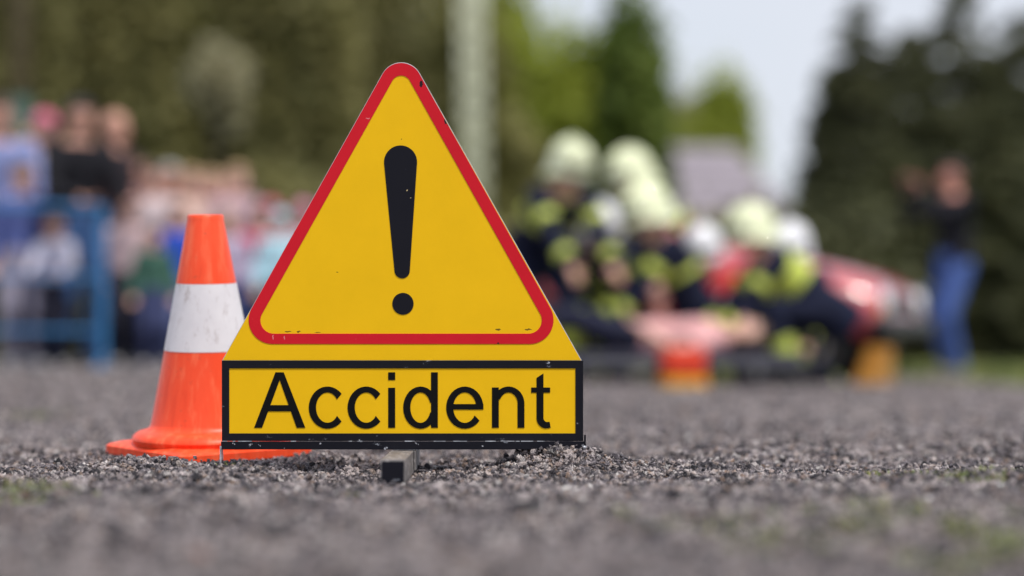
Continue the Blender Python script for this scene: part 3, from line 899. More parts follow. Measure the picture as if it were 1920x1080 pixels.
    if coat:
        M_HV = plain('reflective_stripe', stripes, 0.5, 0.08, 30)
        for i in (0, 1):
            a, e, w_ = arms[i]; h_, kn, an, foot = lgs[i]
            for p0, p1, r_, par in ((a.lerp(e, .50), a.lerp(e, .70), .034*k + inf*.5, jk), (e.lerp(w_, .58), e.lerp(w_, .80), .026*k + inf*.5, jk), (kn.lerp(an, .46), kn.lerp(an, .68), .036*k + ti, tr)):
                s_ = MB(); s_.tube(p0, p1, r_*1.06, r_*1.02, 18); s_.build('reflective_stripe', M_HV, par, smooth=True, sharp=40)
        for t, rx, ry, wd in ((-.075, .117, .093, .022), (.16, .101, .075, .022)) if pose != 'crouch' else ((.15, .103, .077, .10),):
            s_ = MB(); s_.loft([s_.ring(pel + u*((t + dt)*k), lat, fw, rx*k + .012, ry*k + .012, 22, 2.4) for dt in (0, wd)])
            s_.build('reflective_stripe', M_HV, jk, smooth=True, sharp=40)
        s_ = MB(); s_.loft([s_.ring(neck - u*(.035*k - dt*k), lat, fw, r1*k + .02, r2*k + .02, 22, 2.4) for dt, r1, r2 in ((0, .094, .054), (.02, .070, .045), (.03, .048, .04))])
        s_.build('shoulder_yoke', M_HV if armband else cloth(top[0]), jk, smooth=True)
    # ---- face, hair, helmet
    for s in (1, -1):
        MB().ellipsoid(hc + hr*(s*.14*hh) + hup*.03*hh + hf*.315*hh, ax, (.045*hh, .035*hh, .028*hh), 8, 6).build('eye', plain('eye', (.05, .035, .03), .2, .1), root, smooth=True)
    MB().ellipsoid(hc - hup*.27*hh + hf*.35*hh, ax, (.10*hh, .035*hh, .025*hh), 8, 6).build('mouth', plain('lips', (.38, .12, .11), .45, .1), root, smooth=True)
    cc = hc + hup*(.13*hh) - hf*(.06*hh)
    if helmet is None and hair[0] != 'bald':
        style, hcol = hair
        hm = MB(); n_, m_ = 22, 16; rings = []
        rr = random.Random(int(px*7 + H*100))
        for q in range(m_):
            t = math.pi*(q + .5)/m_; z_ = -math.cos(t); r_ = math.sin(t); ring = []
            for j in range(n_):
                a = 2*math.pi*j/n_; x_, y_ = r_*math.cos(a), r_*math.sin(a)
                s1 = 1.17 + rr.uniform(-.03, .03)
                face = y_ > .22 - .1*abs(x_) and z_ < .40
                low = z_ < -.35
                if face or (low and style != 'long'): s1 = .8
                p_ = cc + hr*(x_*.335*hh*s1) + hf*(y_*.415*hh*s1) + hup*(z_*.37*hh*s1)
                if low and style == 'long' and not face: p_ = p_ - hup*(.55*hh*(-z_)) - hf*.03*hh
                ring.append(p_)
            rings.append(ring)
        hm.loft(rings)
        o = hm.build('cap' if style == 'cap' else 'hair', (cloth if style == 'cap' else hairm)(hcol), root, smooth=True)
        if style == 'cap':
            br = MB(); n2 = 12
            up_r = [cc + hf*(.40*hh) + hup*.19*hh + hr*(.33*hh*math.cos(math.pi*j/n2)) + hf*(.34*hh*math.sin(math.pi*j/n2) - .12*hh) - hup*(.06*hh*math.sin(math.pi*j/n2)) for j in range(n2 + 1)]
            br.loft([up_r, [p_ - hup*.03*hh for p_ in up_r]])
            br.build('brim', cloth(hcol), o)
    if helmet is not None:
        hm = MB(); M_H = plain('helmet_shell', helmet, 0.32, 0.05, 10, bs=0.0, coat=0.3)
        hh0 = hh; hh = hh*1.16
        prof = [(0.12, .50), (.26, .47), (.40, .37), (.485, .22), (.52, .05), (.53, -.10), (.56, -.20), (.60, -.25), (.59, -.27), (.50, -.24)]
        rings = []
        for r_, z_ in prof:
            rr_2 = []
            for j in range(24):
                a = 2*math.pi*j/24; x_, y_ = math.cos(a), math.sin(a)
                dz = -.16*hh if (y_ < -.1 and z_ < -.05) else 0
                if y_ > .4 and z_ < -.08: dz = .10*hh
                rr_2.append(cc + hr*(x_*r_*.92*hh) + hf*(y_*r_*1.12*hh) + hup*(z_*1.02*hh + .06*hh + dz))
            rings.append(rr_2)
        hm.loft(rings); ho = hm.build('helmet', M_H, root, smooth=True, sharp=50)
        cm = MB(); pts = []
        for j in range(13):
            a = R(15 + 150*j/12); pts.append(cc + hf*(math.cos(a)*.60*hh) + hup*(math.sin(a)*.58*hh + .03*hh))
        cm.path(pts, [.03*hh + .03*hh*math.sin(math.pi*j/12) for j in range(13)], 8).build('crest', M_H, ho, smooth=True)
        vz = MB(); r1, r2 = [], []
        for j in range(13):
            a = R(30 + 120*j/12)
            r1.append(cc + hr*(math.cos(a)*.53*hh) + hf*(math.sin(a)*.63*hh) + hup*.06*hh)
            r2.append(cc + hr*(math.cos(a)*.56*hh) + hf*(math.sin(a)*.70*hh) + hup*.22*hh)
        th = hf*(-.02*hh)
        vz.loft([r1 + [p_ + th for p_ in reversed(r1)], r2 + [p_ + th for p_ in reversed(r2)]])
        vz.build('visor', plain('smoked_visor', (.05, .05, .045), .12, .05, 5, bs=0.0), ho, smooth=True, sharp=40)
        hh = hh0
    if extra: extra(root, dict(hc=hc, hf=hf, hup=hup, hr=hr, arms=arms, k=k, neck=neck, u=u, hh=hh))
    return root

def height_for(px, top, Y):
    x = (px - 960)/F*Y
    return CAMH + (HZ - top)/F*Y - tz(x, Y)
SK1, SK2, SK3 = (0.62, 0.36, 0.28), (0.55, 0.29, 0.21), (0.66, 0.40, 0.32)
BRN, DRK, BLD, GRY = (0.06, 0.035, 0.02), (0.015, 0.012, 0.01), (0.36, 0.24, 0.12), (0.38, 0.37, 0.36)
JEANS, DJEANS, GREYT = (0.045, 0.075, 0.20), (0.02, 0.03, 0.08), (0.12, 0.11, 0.12)
G1 = 'spectators along the edge of the yard'
#        px  top   Y     pose   face  skin hair             top                         legs    kid  label
crowd = [
 (-6,   185, 18.5, 'rail',  25, SK2, ('short', BRN), ((0.24, 0.28, 0.52), 'long'), DJEANS, 0, 'brown-haired adult in a light blue jacket and jeans next to the pink-capped woman'),
 (80,   212, 18.7, 'rail',  20, SK1, ('cap', (0.62, 0.16, 0.26)), ((0.70, 0.66, 0.68), 'long'), GREYT, 0, 'woman with a pink cap and white top behind the blue barrier'),
 (143,  188, 18.0, 'rail',  35, SK2, ('short', DRK), ((0.012, 0.012, 0.016), 'long'), (0.05, 0.11, 0.26), 0, 'tall dark-haired man in a black jacket leaning on the blue barrier'),
 (206,  203, 18.6, 'stand', 60, SK2, ('bald', DRK), ((0.03, 0.02, 0.025), 'short'), DJEANS, 0, 'bald man in a black T-shirt standing behind the black-jacketed man'),
 (246,  288, 18.8, 'stand', 30, SK2, ('long', BRN), ((0.42, 0.24, 0.26), 'long'), DJEANS, .2, 'long-haired brunette in a dusty pink sweater beside the bald man'),
 (281,  305, 18.3, 'stand', 20, SK1, ('long', BRN), ((0.60, 0.50, 0.52), 'long'), GREYT, .3, 'brown-haired girl in a pale rose top beside the dusty pink sweater'),
 (318,  305, 19.1, 'stand', 10, SK2, ('short', GRY), ((0.30, 0.26, 0.32), 'long'), DJEANS, .1, 'grey-haired person in a mauve jacket among the spectators'),
 (352,  312, 18.6, 'stand', 40, SK3, ('long', BLD), ((0.66, 0.48, 0.42), 'short'), JEANS, .3, 'long-haired blonde in a peach T-shirt behind the cone'),
 (390,  318, 19.0, 'stand', 15, SK3, ('short', BLD), ((0.62, 0.14, 0.24), 'short'), DJEANS, .4, 'blond boy in a raspberry pink T-shirt behind the cone'),
 (441,  308, 18.7, 'stand', 35, SK3, ('short', BLD), ((0.46, 0.33, 0.38), 'long'), JEANS, .3, 'blond youth in a dusky lilac sweater near the warning board'),
 (482,  385, 18.4, 'stand', 20, SK1, ('short', BRN), ((0.50, 0.06, 0.12), 'long'), DJEANS, .8, 'small child in a crimson top beside the light blue hood'),
 (524,  396, 18.0, 'stand', 15, SK1, ('cap', (0.42, 0.66, 0.76)), ((0.44, 0.68, 0.78), 'long'), DJEANS, .8, 'small child in a light blue cap and jacket by the board'),
 (566,  378, 18.7, 'stand', 20, SK1, ('cap', (0.64, 0.26, 0.40)), ((0.60, 0.36, 0.46), 'long'), GREYT, .6, 'child in a pink cap and pink coat half behind the board'),
 (42,   300, 18.0, 'stand',  15, SK1, ('short', DRK), ((0.10, 0.13, 0.34), 'long'), (0.30, 0.28, 0.36), .5, 'dark-haired child in a royal blue sweater in the front row'),
 (104,  405, 17.85, 'rail', -10, SK1, ('long', BRN), ((0.55, 0.54, 0.66), 'long'), (0.02, 0.02, 0.035), .9, 'small girl in a pale lilac jacket and black trousers at the barrier'),
 (238,  372, 18.0, 'stand', 20, SK3, ('short', BRN), ((0.56, 0.42, 0.44), 'long'), (0.03, 0.03, 0.045), .8, 'small child in a pale pink hoodie and black trousers near the barrier post'),
 (288,  425, 17.9, 'stand', 10, SK1, ('short', DRK), ((0.05, 0.12, 0.09), 'long'), (0.05, 0.06, 0.14), .95, 'smallest child in a dark green jacket and navy trousers'),
 (332,  382, 18.3, 'stand', 15, SK1, ('short', BRN), ((0.03, 0.09, 0.55), 'long'), (0.13, 0.17, 0.36), .8, 'small boy in a vivid blue jacket beside the orange cone'),
 (50,   240, 19.2, 'stand', 25, SK1, ('long', BLD), ((0.62, 0.60, 0.66), 'long'), GREYT, .1, 'long-haired blonde in a white jacket between the light blue jacket and the pink cap'),
 (226,  296, 19.4, 'stand', 30, SK1, ('short', BRN), ((0.50, 0.34, 0.34), 'long'), DJEANS, .2, 'brown-haired youth in a salmon sweater peering past the bald man'),
 (300,  322, 19.6, 'stand', 15, SK3, ('bald', BLD), ((0.55, 0.40, 0.36), 'short'), JEANS, .1, 'bald person in a tan T-shirt behind the pale rose girl'),
 (412,  322, 19.7, 'stand', 25, SK3, ('long', BLD), ((0.56, 0.30, 0.36), 'long'), GREYT, .2, 'long-haired blonde in a rose jacket behind the blond boy'),
 (466,  352, 19.5, 'stand', 20, SK1, ('short', BRN), ((0.34, 0.30, 0.44), 'long'), DJEANS, .4, 'brown-haired child in a violet sweater behind the crimson top'),
 (505,  375, 19.4, 'stand', 20, SK1, ('cap', (0.55, 0.12, 0.20)), ((0.62, 0.60, 0.64), 'long'), DJEANS, .6, 'child in a red cap and white jacket behind the light blue cap'),
 (425,  395, 18.1, 'stand', 10, SK1, ('long', BLD), ((0.48, 0.40, 0.54), 'long'), (0.04, 0.06, 0.18), .8, 'small blonde girl in a lavender jacket behind the cone'),
]
for (px, top, Y, po, fa, sk, ha, tp, lg, kid, lab) in crowd:      # every spectator has a build and clothes of their own
    H = height_for(px, top, Y) / (0.985 if po == 'stand' else 0.97)
    person(px, Y, H, fa, po, lab, G1, skin=sk, hair=ha, top=tp, legs=lg, kid=kid, shoes=(0.05, 0.05, 0.06) if px % 2 else (0.45, 0.45, 0.46))

def camera_in_hands(root, j):
    w0, w1 = j['arms'][0][2], j['arms'][1][2]; c = (w0 + w1)/2 + Vector((0, -.05, .045))
    o = MB().box((c.x - .05, c.y - .015, c.z - .03), (c.x + .05, c.y + .015, c.z + .03)).build('camera_body', plain('black_plastic', (.012, .012, .013), .4, .1), None, bevel=.008)
    MB().tube(c + Vector((0, -.012, 0)), c + Vector((0, -.045, 0)), .024, .022, 20).build('lens', plain('black_plastic', (.012, .012, .013), .4, .1), o, smooth=True, sharp=40)
    o.name = 'photo_camera'
    o.location = root.location; o.rotation_euler = root.rotation_euler
    tag(o, 'small black photo camera held up by the man in blue jeans', 'camera')
person(1790, 22.0, height_for(1790, 300, 22.0)/.985, -62, 'phone', 'man in a black jacket and blue jeans holding up a camera before the spruces', None,
       skin=(0.55, 0.25, 0.19), hair=('short', (0.03, 0.015, 0.012)), top=((0.012, 0.012, 0.018), 'long'), legs=(0.07, 0.12, 0.34), shoes=(0.2, 0.18, 0.16), extra=camera_in_hands, yaw=-8)

CREAM, WHT = (0.72, 0.76, 0.50), (0.80, 0.80, 0.84)
G2 = 'rescue crew working beside the red car'
crew = [
 # px  Y     H    face pose     helmet stripes label
 (1022, 17.8, 1.70, 32, 'stoop', CREAM, HIVIS, NAVY, 'stooping firefighter with cream helmet next to the warning board', 1),
 (1258, 18.7, 1.76, -62, 'stoop', CREAM, HIVIS, NAVY, 'stooping firefighter with cream helmet, farther back behind the kneeling crew', 0),
 (1262, 17.6, 1.76, -75, 'kneel2', CREAM, HIVIS, NAVY, 'kneeling firefighter with large cream helmet behind the red-orange bag', 1),
 (1118, 18.1, 1.64, 10, 'kneel2', WHT, HIVIS, NAVY, 'kneeling crew member with a white helmet between the stooping firefighters', 0),
 (1322, 18.0, 1.62, -10, 'heels', WHT, (0.7, 0.7, 0.7), (0.55, 0.02, 0.03), 'kneeling paramedic in red jacket and white helmet beside the car', 0),
 (1500, 17.2, 1.66, -78, 'crouch', CREAM, HIVIS, NAVY, 'crouching firefighter with cream helmet and broad yellow chest band before the red car', 1),
 (1492, 18.2, 1.66, -20, 'heels', WHT, HIVIS, NAVY, 'crew member with a white helmet kneeling against the red car', 1),
]
for (px, Y, H, fa, po, he, st, cl, lab, arm) in crew:
    person(px, Y, H, fa, po, lab, G2, helmet=he, stripes=st, top=(cl, 'long'), legs=NAVY, armband=arm)
cz = tz((1268 - 960)/F*17.3, 17.3)
vic = person(1215, 17.3, 1.68, 0, 'lie', 'person in a pink top lying on the ground between the kneeling crew', None, top=((0.66, 0.36, 0.36), 'short'), legs=(0.02, 0.022, 0.045), hair=('long', BRN), skin=SK1, z=cz + 0.30)
vic.rotation_euler = (0, R(90), 0); vic.rotation_euler = Euler((R(-90), 0, R(-88)), 'XYZ')

# ------------------------------------------------------------------ stretcher, bag, chock
st_ = empty('stretcher', (0.70, 16.8, cz)); tag(st_, 'low stretcher with dark mat under the person in pink', 'stretcher')
MB().box((-.95, -.24, .14), (.95, .24, .19)).build('mat', cloth((0.06, 0.06, 0.09)), st_, bevel=.02)
for s in (-1, 1):
    MB().tube((-1.0, s*.26, .12), (1.0, s*.26, .12), .018).build('side_rail', plain('grey_tube', (.12, .12, .13), .4, .1), st_, smooth=True)
    for x in (-.7, .7): MB().tube((x, s*.26, 0), (x, s*.26, .12), .016).build('leg', plain('grey_tube', (.12, .12, .13), .4, .1), st_, smooth=True)
vic.location = (-0.14, 16.85, cz + .19 + .085)
bp = at(1280, 700, 16.2); bz = tz(bp.x, 16.2)
bag = empty('rescue_bag', (bp.x, 16.2, bz), R(12)); bag.scale = (.8, .8, .85); tag(bag, 'small red-orange rescue bag with yellow base on the gravel', 'bag')
MB().box((-.15, -.11, .075), (.15, .11, .27)).build('bag_body', cloth((.66, .06, .03)), bag, bevel=.035, smooth=True)
MB().box((-.155, -.115, 0.0), (.155, .115, .074)).build('yellow_base', cloth((.72, .36, .03)), bag, bevel=.012)
MB().path([(-.09, 0, .26), (-.07, 0, .32), (0, 0, .345), (.07, 0, .32), (.09, 0, .26)], .012).build('handle', cloth((.03, .03, .03)), bag, smooth=True)
bp = at(1638, 700, 17.2); bz = tz(bp.x, 17.2)
ch = empty('step_chock', (bp.x, 17.2, bz), R(70)); tag(ch, 'amber stepped wedge block standing at the front wheel of the car', 'wheel chock')
for q in range(4):
    MB().box((-.20 + .10*q, -.075, 0), (-.102 + .10*q, .075, .06*(q + 1))).build('step', plain('amber_plastic', (.46, .22, .03), .5, .12, 12), ch, bevel=.006)

# ------------------------------------------------------------------ red car with its roof cut away
CAR_Y = 19.3
cxr = (1752 - 960)/F*18.6
car = empty('car', (cxr - 1.74, CAR_Y, tz(cxr - 1.6, CAR_Y)), R(-20)); tag(car, 'small red car without its roof behind the rescue crew', 'car')
M_CAR = plain('red_car_paint', (0.46, 0.022, 0.034), 0.4, 0.10, 3, bs=0.0, coat=1.0, spec=1.0)
M_TRIM = plain('black_trim', (.015, .015, .016), .5, .15, 20)
M_CHR = plain('chrome', (.75, .76, .78), .15, .05, 20, metal=1.0, bs=0)
def section(x, w, zb, zs, zt, crown):
    h = []
    for (yy, zz) in ((0, zb), (w*.90, zb), (w*.985, zb + .10), (w, zs - .16), (w*.975, zs - .03), (w*.91, zs + .035), (w*.78, zt + crown*.35), (w*.42, zt + crown*.85), (0, zt + crown)):
        h.append((yy, zz))
    pts = [(x, y, z) for y, z in h] + [(x, -y, z) for y, z in reversed(h[1:-1])]
    return [Vector(p) for p in pts]
def cut_arch(o, xs):
    for xw in xs:
        me = MB().tube((xw, -1.2, .29), (xw, 1.2, .29), .335, n=28).mesh('cut')
        c_ = bpy.data.objects.new('cut', me); COL.objects.link(c_); c_.parent = car
        md = o.modifiers.new('arch', 'BOOLEAN'); md.operation = 'DIFFERENCE'; md.object = c_; md.solver = 'EXACT'
        dg = bpy.context.evaluated_depsgraph_get(); nm = bpy.data.meshes.new_from_object(o.evaluated_get(dg))
        o.modifiers.clear(); o.data = nm; bpy.data.objects.remove(c_)
        nm.shade_smooth(); nm.set_sharp_from_angle(angle=R(32))
front = MB().loft([section(*a) for a in ((.42, .74, .22, .76, .86, .05), (.62, .75, .22, .75, .845, .055), (1.0, .755, .24, .68, .765, .06), (1.35, .75, .26, .62, .69, .06), (1.56, .72, .30, .57, .63, .05), (1.64, .67, .34, .54, .59, .03))]).build('front_body', M_CAR, car, smooth=True, sharp=32)
cut_arch(front, (1.16,))
rear = MB().loft([section(*a) for a in ((-1.62, .62, .30, .74, .80, .01), (-1.56, .69, .26, .78, .84, .015), (-1.3, .74, .22, .80, .86, .015), (-.92, .75, .22, .80, .86, .01))]).build('rear_body', M_CAR, car, smooth=True, sharp=32)
cut_arch(rear, (-1.16,))
MB().box((-.93, -.70, .20), (.43, .70, .30)).build('floor_pan', M_TRIM, car, bevel=.01)
for s in (-1, 1):
    d = MB().loft([[Vector((x, s*(w + o_), z)) for z, w in ((.22, .70), (.34, .738), (.62, .748), (.80, .735), (.86, .70)) for o_ in (0,)] + [Vector((x, s*(w - .06), z)) for z, w in ((.86, .70), (.80, .735), (.62, .748), (.34, .738), (.22, .70))] for x in (-.915, -.3, .41)]).build('door', M_CAR, car, smooth=True, sharp=32)
    MB().box((-.72, s*.765 - .012, .70), (-.56, s*.765 + .012, .73)).build('handle', M_TRIM, d, bevel=.005)
    MB().box((-.90, s*.752 - .012, .50), (.40, s*.752 + .012, .55)).build('rub_strip', M_TRIM, d, bevel=.006)
    m_ = MB().ellipsoid((.36, s*.84, .93), (Vector((1, 0, 0)), Vector((0, 1, 0)), UP), (.05, .09, .065)).build('mirror', M_CAR, car, smooth=True)
    MB().tube((.55, s*.66, .86), (.40, s*.62, 1.02), .03, .025).build('cut_pillar', M_CAR, car, smooth=True, sharp=40)
    hl = MB().tube((1.56, s*.50, .52), (1.66, s*.50, .52), .098, .092, 28).build('headlight', M_CHR, car, smooth=True, sharp=40)
    MB().ellipsoid((1.657, s*.50, .52), (Vector((0, 1, 0)), UP, Vector((1, 0, 0))), (.085, .085, .028), 20, 9).build('lens', plain('headlight_glass', (.85, .87, .9), .05, .03, 5, bs=0, coat=1.0), hl, smooth=True)
    MB().box((1.615, s*.60 - .05, .44), (1.66, s*.60 + .05, .50)).build('indicator', plain('amber_lens', (.8, .3, .03), .2, .05, 5, bs=0), car, bevel=.01)
    for xw in (1.16, -1.16):
        w_ = empty('wheel', (xw, s*.66, .28)); w_.parent = car
        M3 = [(.19, -.085), (.262, -.085), (.282, -.06), (.284, 0), (.282, .06), (.262, .085), (.19, .085)]
        X_, Z_ = Vector((1, 0, 0)), UP
        t = MB(); t.loft([t.ring(Vector((0, y, 0)), X_, Z_, r, r, 32) for r, y in M3]); t.build('tyre', plain('tyre_rubber', (.018, .018, .019), .8, .2, 30), w_, smooth=True, sharp=40)
        t = MB(); t.loft([t.ring(Vector((0, s*y, 0)), X_, Z_, r, r, 28) for r, y in ((.185, .06), (.19, .092), (.17, .095), (.12, .07), (.06, .088), (.02, .09))]); t.build('rim', plain('wheel_rim', (.45, .45, .47), .35, .1, 20, metal=.7), w_, smooth=True, sharp=40)
    se = MB().box((-.42, s*.33 - .22, .32), (.06, s*.33 + .22, .50)).build('seat', cloth((.04, .04, .045)), car, bevel=.05, smooth=True)
    MB().box((-.56, s*.33 - .21, .45), (-.40, s*.33 + .21, .98)).build('backrest', cloth((.04, .04, .045)), se, bevel=.05, smooth=True)
MB().box((1.60, -.70, .30), (1.72, .70, .42)).build('front_bumper', M_TRIM, car, bevel=.03, smooth=True)
MB().box((-1.70, -.68, .30), (-1.58, .68, .44)).build('rear_bumper', M_TRIM, car, bevel=.03, smooth=True)
MB().box((1.622, -.34, .46), (1.655, .34, .56)).build('grille', M_TRIM, car, bevel=.005)
MB().box((.16, -.66, .62), (.44, .66, .84)).build('dashboard', M_TRIM, car, bevel=.05, smooth=True)
t = MB(); n_ = 24
t.path([Vector((.02 + .06*math.sin(a), .33 + .18*math.cos(a), .84 + .17*math.sin(a))) for a in [2*math.pi*i/n_ for i in range(n_ + 1)]], .014).build('steering_wheel', M_TRIM, car, smooth=True)

# ------------------------------------------------------------------ blue barrier
M_BLUE = plain('blue_paint', (0.03, 0.16, 0.36), 0.4, 0.1, 12)
def barrier(px0, px1, Y, label):
    a = (px0 - 960)/F*Y; b = (px1 - 960)/F*Y; W = b - a
    o = empty('crowd_barrier', (a, Y, min(tz(a, Y), tz(b, Y)) - .002)); tag(o, label, 'barrier')
    top = CAMH + (HZ - 388)/F*Y - o.location.z
    for nm, z, r in (('top_rail', top, .017), ('middle_rail', top*.57, .013), ('bottom_rail', .24, .015)):
        MB().tube((.02, 0, z), (W - .02, 0, z), r).build(nm, M_BLUE, o, smooth=True, sharp=40)
    for x in (0, W):
        MB().tube((x, 0, .03), (x, 0, top + .01), .028).build('post', M_BLUE, o, smooth=True, sharp=40)
        MB().path([(x, -.30, .018), (x, -.06, .05), (x, .06, .05), (x, .30, .018)], .02).build('foot', M_BLUE, o, smooth=True)
    MB().tube((W*.5, 0, .2), (W*.5, 0, top), .014).build('upright', M_BLUE, o, smooth=True)
barrier(-430, 192, 17.45, 'blue tubular barrier in front of the man in black jacket')

# ------------------------------------------------------------------ trees
def m_leaf(name, lo, hi, trans=0.3):
    m, nt, b = principled(name)
    at_ = N(nt, 'ShaderNodeAttribute'); at_.attribute_name = 'tint'
    ge = N(nt, 'ShaderNodeNewGeometry')
    f = N(nt, 'ShaderNodeMath', operation='MULTIPLY_ADD'); nt.links.new(ge.outputs['Random Per Island'], f.inputs[0]); f.inputs[1].default_value = .35
    g = N(nt, 'ShaderNodeMath', operation='MULTIPLY'); nt.links.new(at_.outputs['Fac'], g.inputs[0]); g.inputs[1].default_value = .65
    nt.links.new(g.outputs[0], f.inputs[2])
    c = ramp(nt, f.outputs[0], [(0, lo), (1, hi)])
    nt.links.new(c, b.inputs['Base Color']); b.inputs['Roughness'].default_value = .6; b.inputs['Specular IOR Level'].default_value = .25
    tr = N(nt, 'ShaderNodeBsdfTranslucent'); nt.links.new(c, tr.inputs['Color'])
    mx = N(nt, 'ShaderNodeMixShader'); mx.inputs[0].default_value = trans
    nt.links.new(b.outputs[0], mx.inputs[1]); nt.links.new(tr.outputs[0], mx.inputs[2])
    nt.links.new(mx.outputs[0], nt.nodes['Material Output'].inputs['Surface'])
    return m
def m_bark():
    return plain('bark', (0.07, 0.055, 0.042), .9, .35, 14, bs=.8, bd=.02)
M_BARK = m_bark()
def leaf_mesh(name, C, Nrm, size, tint, rs, aspect=0.62):
    """C centres (n,3); one rhombic leaf face for each"""
    n = len(C)
    a = rs.normal(size=(n, 3)); a /= np.linalg.norm(a, axis=1)[:, None]
    b = np.cross(a, rs.normal(size=(n, 3))); b /= np.linalg.norm(b, axis=1)[:, None]
    s = size * rs.uniform(.65, 1.25, n)[:, None]
    v = np.stack([C - a*s, C + b*s*aspect, C + a*s, C - b*s*aspect], 1).reshape(-1, 3)
    me = bpy.data.meshes.new(name)
    me.vertices.add(4*n); me.vertices.foreach_set('co', v.ravel())
    me.loops.add(4*n); me.loops.foreach_set('vertex_index', np.arange(4*n))
    me.polygons.add(n); me.polygons.foreach_set('loop_start', np.arange(0, 4*n, 4)); me.polygons.foreach_set('loop_total', np.full(n, 4))
    at_ = me.attributes.new('tint', 'FLOAT', 'POINT'); at_.data.foreach_set('value', np.repeat(tint, 4))
    me.update(calc_edges=True)
    return me
def broad_tree(px, Y, half_px, top, bottom, seed, mat, label, group, n_leaf=9000, leaf=.11, gap=.85, name='tree'):
    rs = np.random.RandomState(seed)
    x = (px - 960)/F*Y; rw = half_px/F*Y; z1 = CAMH + (HZ - top)/F*Y; z0 = CAMH + (HZ - bottom)/F*Y
    g = tz(x, Y); zc, rz = (z0 + z1)/2, (z1 - z0)/2
    root = empty(name, (x, Y, g)); tag(root, label, 'tree' if name != 'bush' else 'bush', group)
    nc = 70
    d = rs.normal(size=(nc, 3)); d /= np.linalg.norm(d, axis=1)[:, None]
    r = rs.uniform(.25, 1.0, nc)**.5 * rs.uniform(gap, 1.08, nc)
    cc = d * r[:, None] * .86
    cs = rs.uniform(.10, .20, nc)
    ids = rs.randint(0, nc, n_leaf)
    off = rs.normal(size=(n_leaf, 3)) * cs[ids][:, None]
    C = (cc[ids] + off) * np.array([rw, rw*.9, rz]) + np.array([0, 0, zc - g])
    C[:, 2] = np.maximum(C[:, 2], .06)
    tint = np.clip(rs.uniform(0, 1, nc), 0, 1)[ids]
    me = leaf_mesh('crown', C, None, leaf, tint, rs); me.materials.append(mat)
    cr_ = bpy.data.objects.new('crown', me); COL.objects.link(cr_); cr_.parent = root
    t = MB(); h = (zc - g); tr = max(.035, rw*.07)
    t.path([(0, 0, -.05), (rw*.03, 0, h*.35), (rw*-.02, .02, h*.75), (rw*.03, 0, h + rz*.55)], [tr*1.25, tr, tr*.8, tr*.25], 10)
    for q in range(7):
        s0 = Vector((0, 0, h*rs.uniform(.45, 1.1))); e = Vector(cc[q]) ; e = Vector((e.x*rw*.8, e.y*rw*.8, h + e.z*rz*.7))
        if e.z < s0.z: e.z = s0.z + .1*rz
        t.path([s0, s0.lerp(e, .5) + Vector((0, 0, .06*rz)), e], [tr*.45, tr*.3, tr*.1], 6)
    t.build('trunk', M_BARK, root, smooth=True)
    return root
def spruce(px, Y, half_px, top, seed, mat, label, n=19000):
    rs = np.random.RandomState(seed)
    x = (px - 960)/F*Y; rw = half_px/F*Y; g = tz(x, Y); Hh = CAMH + (HZ - top)/F*Y - g
    root = empty('spruce_tree', (x, Y, g)); tag(root, label, 'tree', 'dark spruces behind the car')
    nb = 190
    bz = np.sort(rs.uniform(.03, .97, nb)); ba = rs.uniform(0, 6.283, nb); bl = (1 - bz)**.72 * rs.uniform(.78, 1.15, nb) * rw + .05
    w = bl + .05; ids = rs.choice(nb, n, p=w/w.sum())
    t = rs.uniform(0.08, 1, n)**.75
    wd = .11*bl[ids]*(1.15 - t) + .03
    a = ba[ids]; rad = t*bl[ids]
    C = np.stack([np.cos(a)*rad, np.sin(a)*rad, bz[ids]*Hh - .22*rad*t + .10*rad], 1) + rs.normal(size=(n, 3))*wd[:, None]*np.array([1, 1, .55])
    C[:, 2] = np.clip(C[:, 2], .05, None)
    tint = rs.uniform(0, 1, nb)[ids]
    me = leaf_mesh('crown', C, None, .07, tint, rs, .35); me.materials.append(mat)
    c_ = bpy.data.objects.new('crown', me); COL.objects.link(c_); c_.parent = root
    MB().path([(0, 0, -.05), (0, 0, Hh*.5), (0, 0, Hh*.98)], [.10, .06, .012], 10).build('trunk', M_BARK, root, smooth=True)

L_DARK = m_leaf('dark_olive_leaves', (0.12, 0.125, 0.050), (0.38, 0.35, 0.145), .45)
L_OLV = m_leaf('olive_leaves', (0.11, 0.115, 0.035), (0.28, 0.26, 0.09), .4)
L_GRN = m_leaf('fresh_green_leaves', (0.22, 0.28, 0.03), (0.48, 0.52, 0.09), .5)
L_MID = m_leaf('mid_green_leaves', (0.11, 0.17, 0.034), (0.26, 0.33, 0.075), .45)
L_SPR = m_leaf('spruce_needles', (0.052, 0.060, 0.028), (0.148, 0.152, 0.070), .3)
L_PALE = m_leaf('pale_green_leaves', (0.30, 0.29, 0.17), (0.56, 0.52, 0.34), .45)
GT = 'trees behind the yard'
dark = [(-60, 31, 190, -420, 640, 'dark dense tree at the end of the row beside the wooden pole'), (150, 33, 200, -520, 610, 'dark tall tree standing behind the man in black'), (310, 38, 170, -330, 640, 'dark olive tree behind the grey-haired spectator'),
        (540, 34, 170, -480, 600, 'dark broad tree behind the cone and the warning board'), (680, 37, 140, -420, 640, 'dark tree directly behind the exclamation board, next to the green trees')]
for q, (px, Y, hw, t_, b_, lab) in enumerate(dark): broad_tree(px, Y, hw, t_, b_, 100 + q, L_OLV if q == 2 else L_DARK, lab, GT, n_leaf=20000, leaf=.095)
broad_tree(410, 29, 58, 70, 245, 143, L_PALE, 'added pale crown standing in for the bright gap in the dark trees', GT, n_leaf=1500, leaf=.075)  # pale crown added to imitate the bright gap between the dark trees
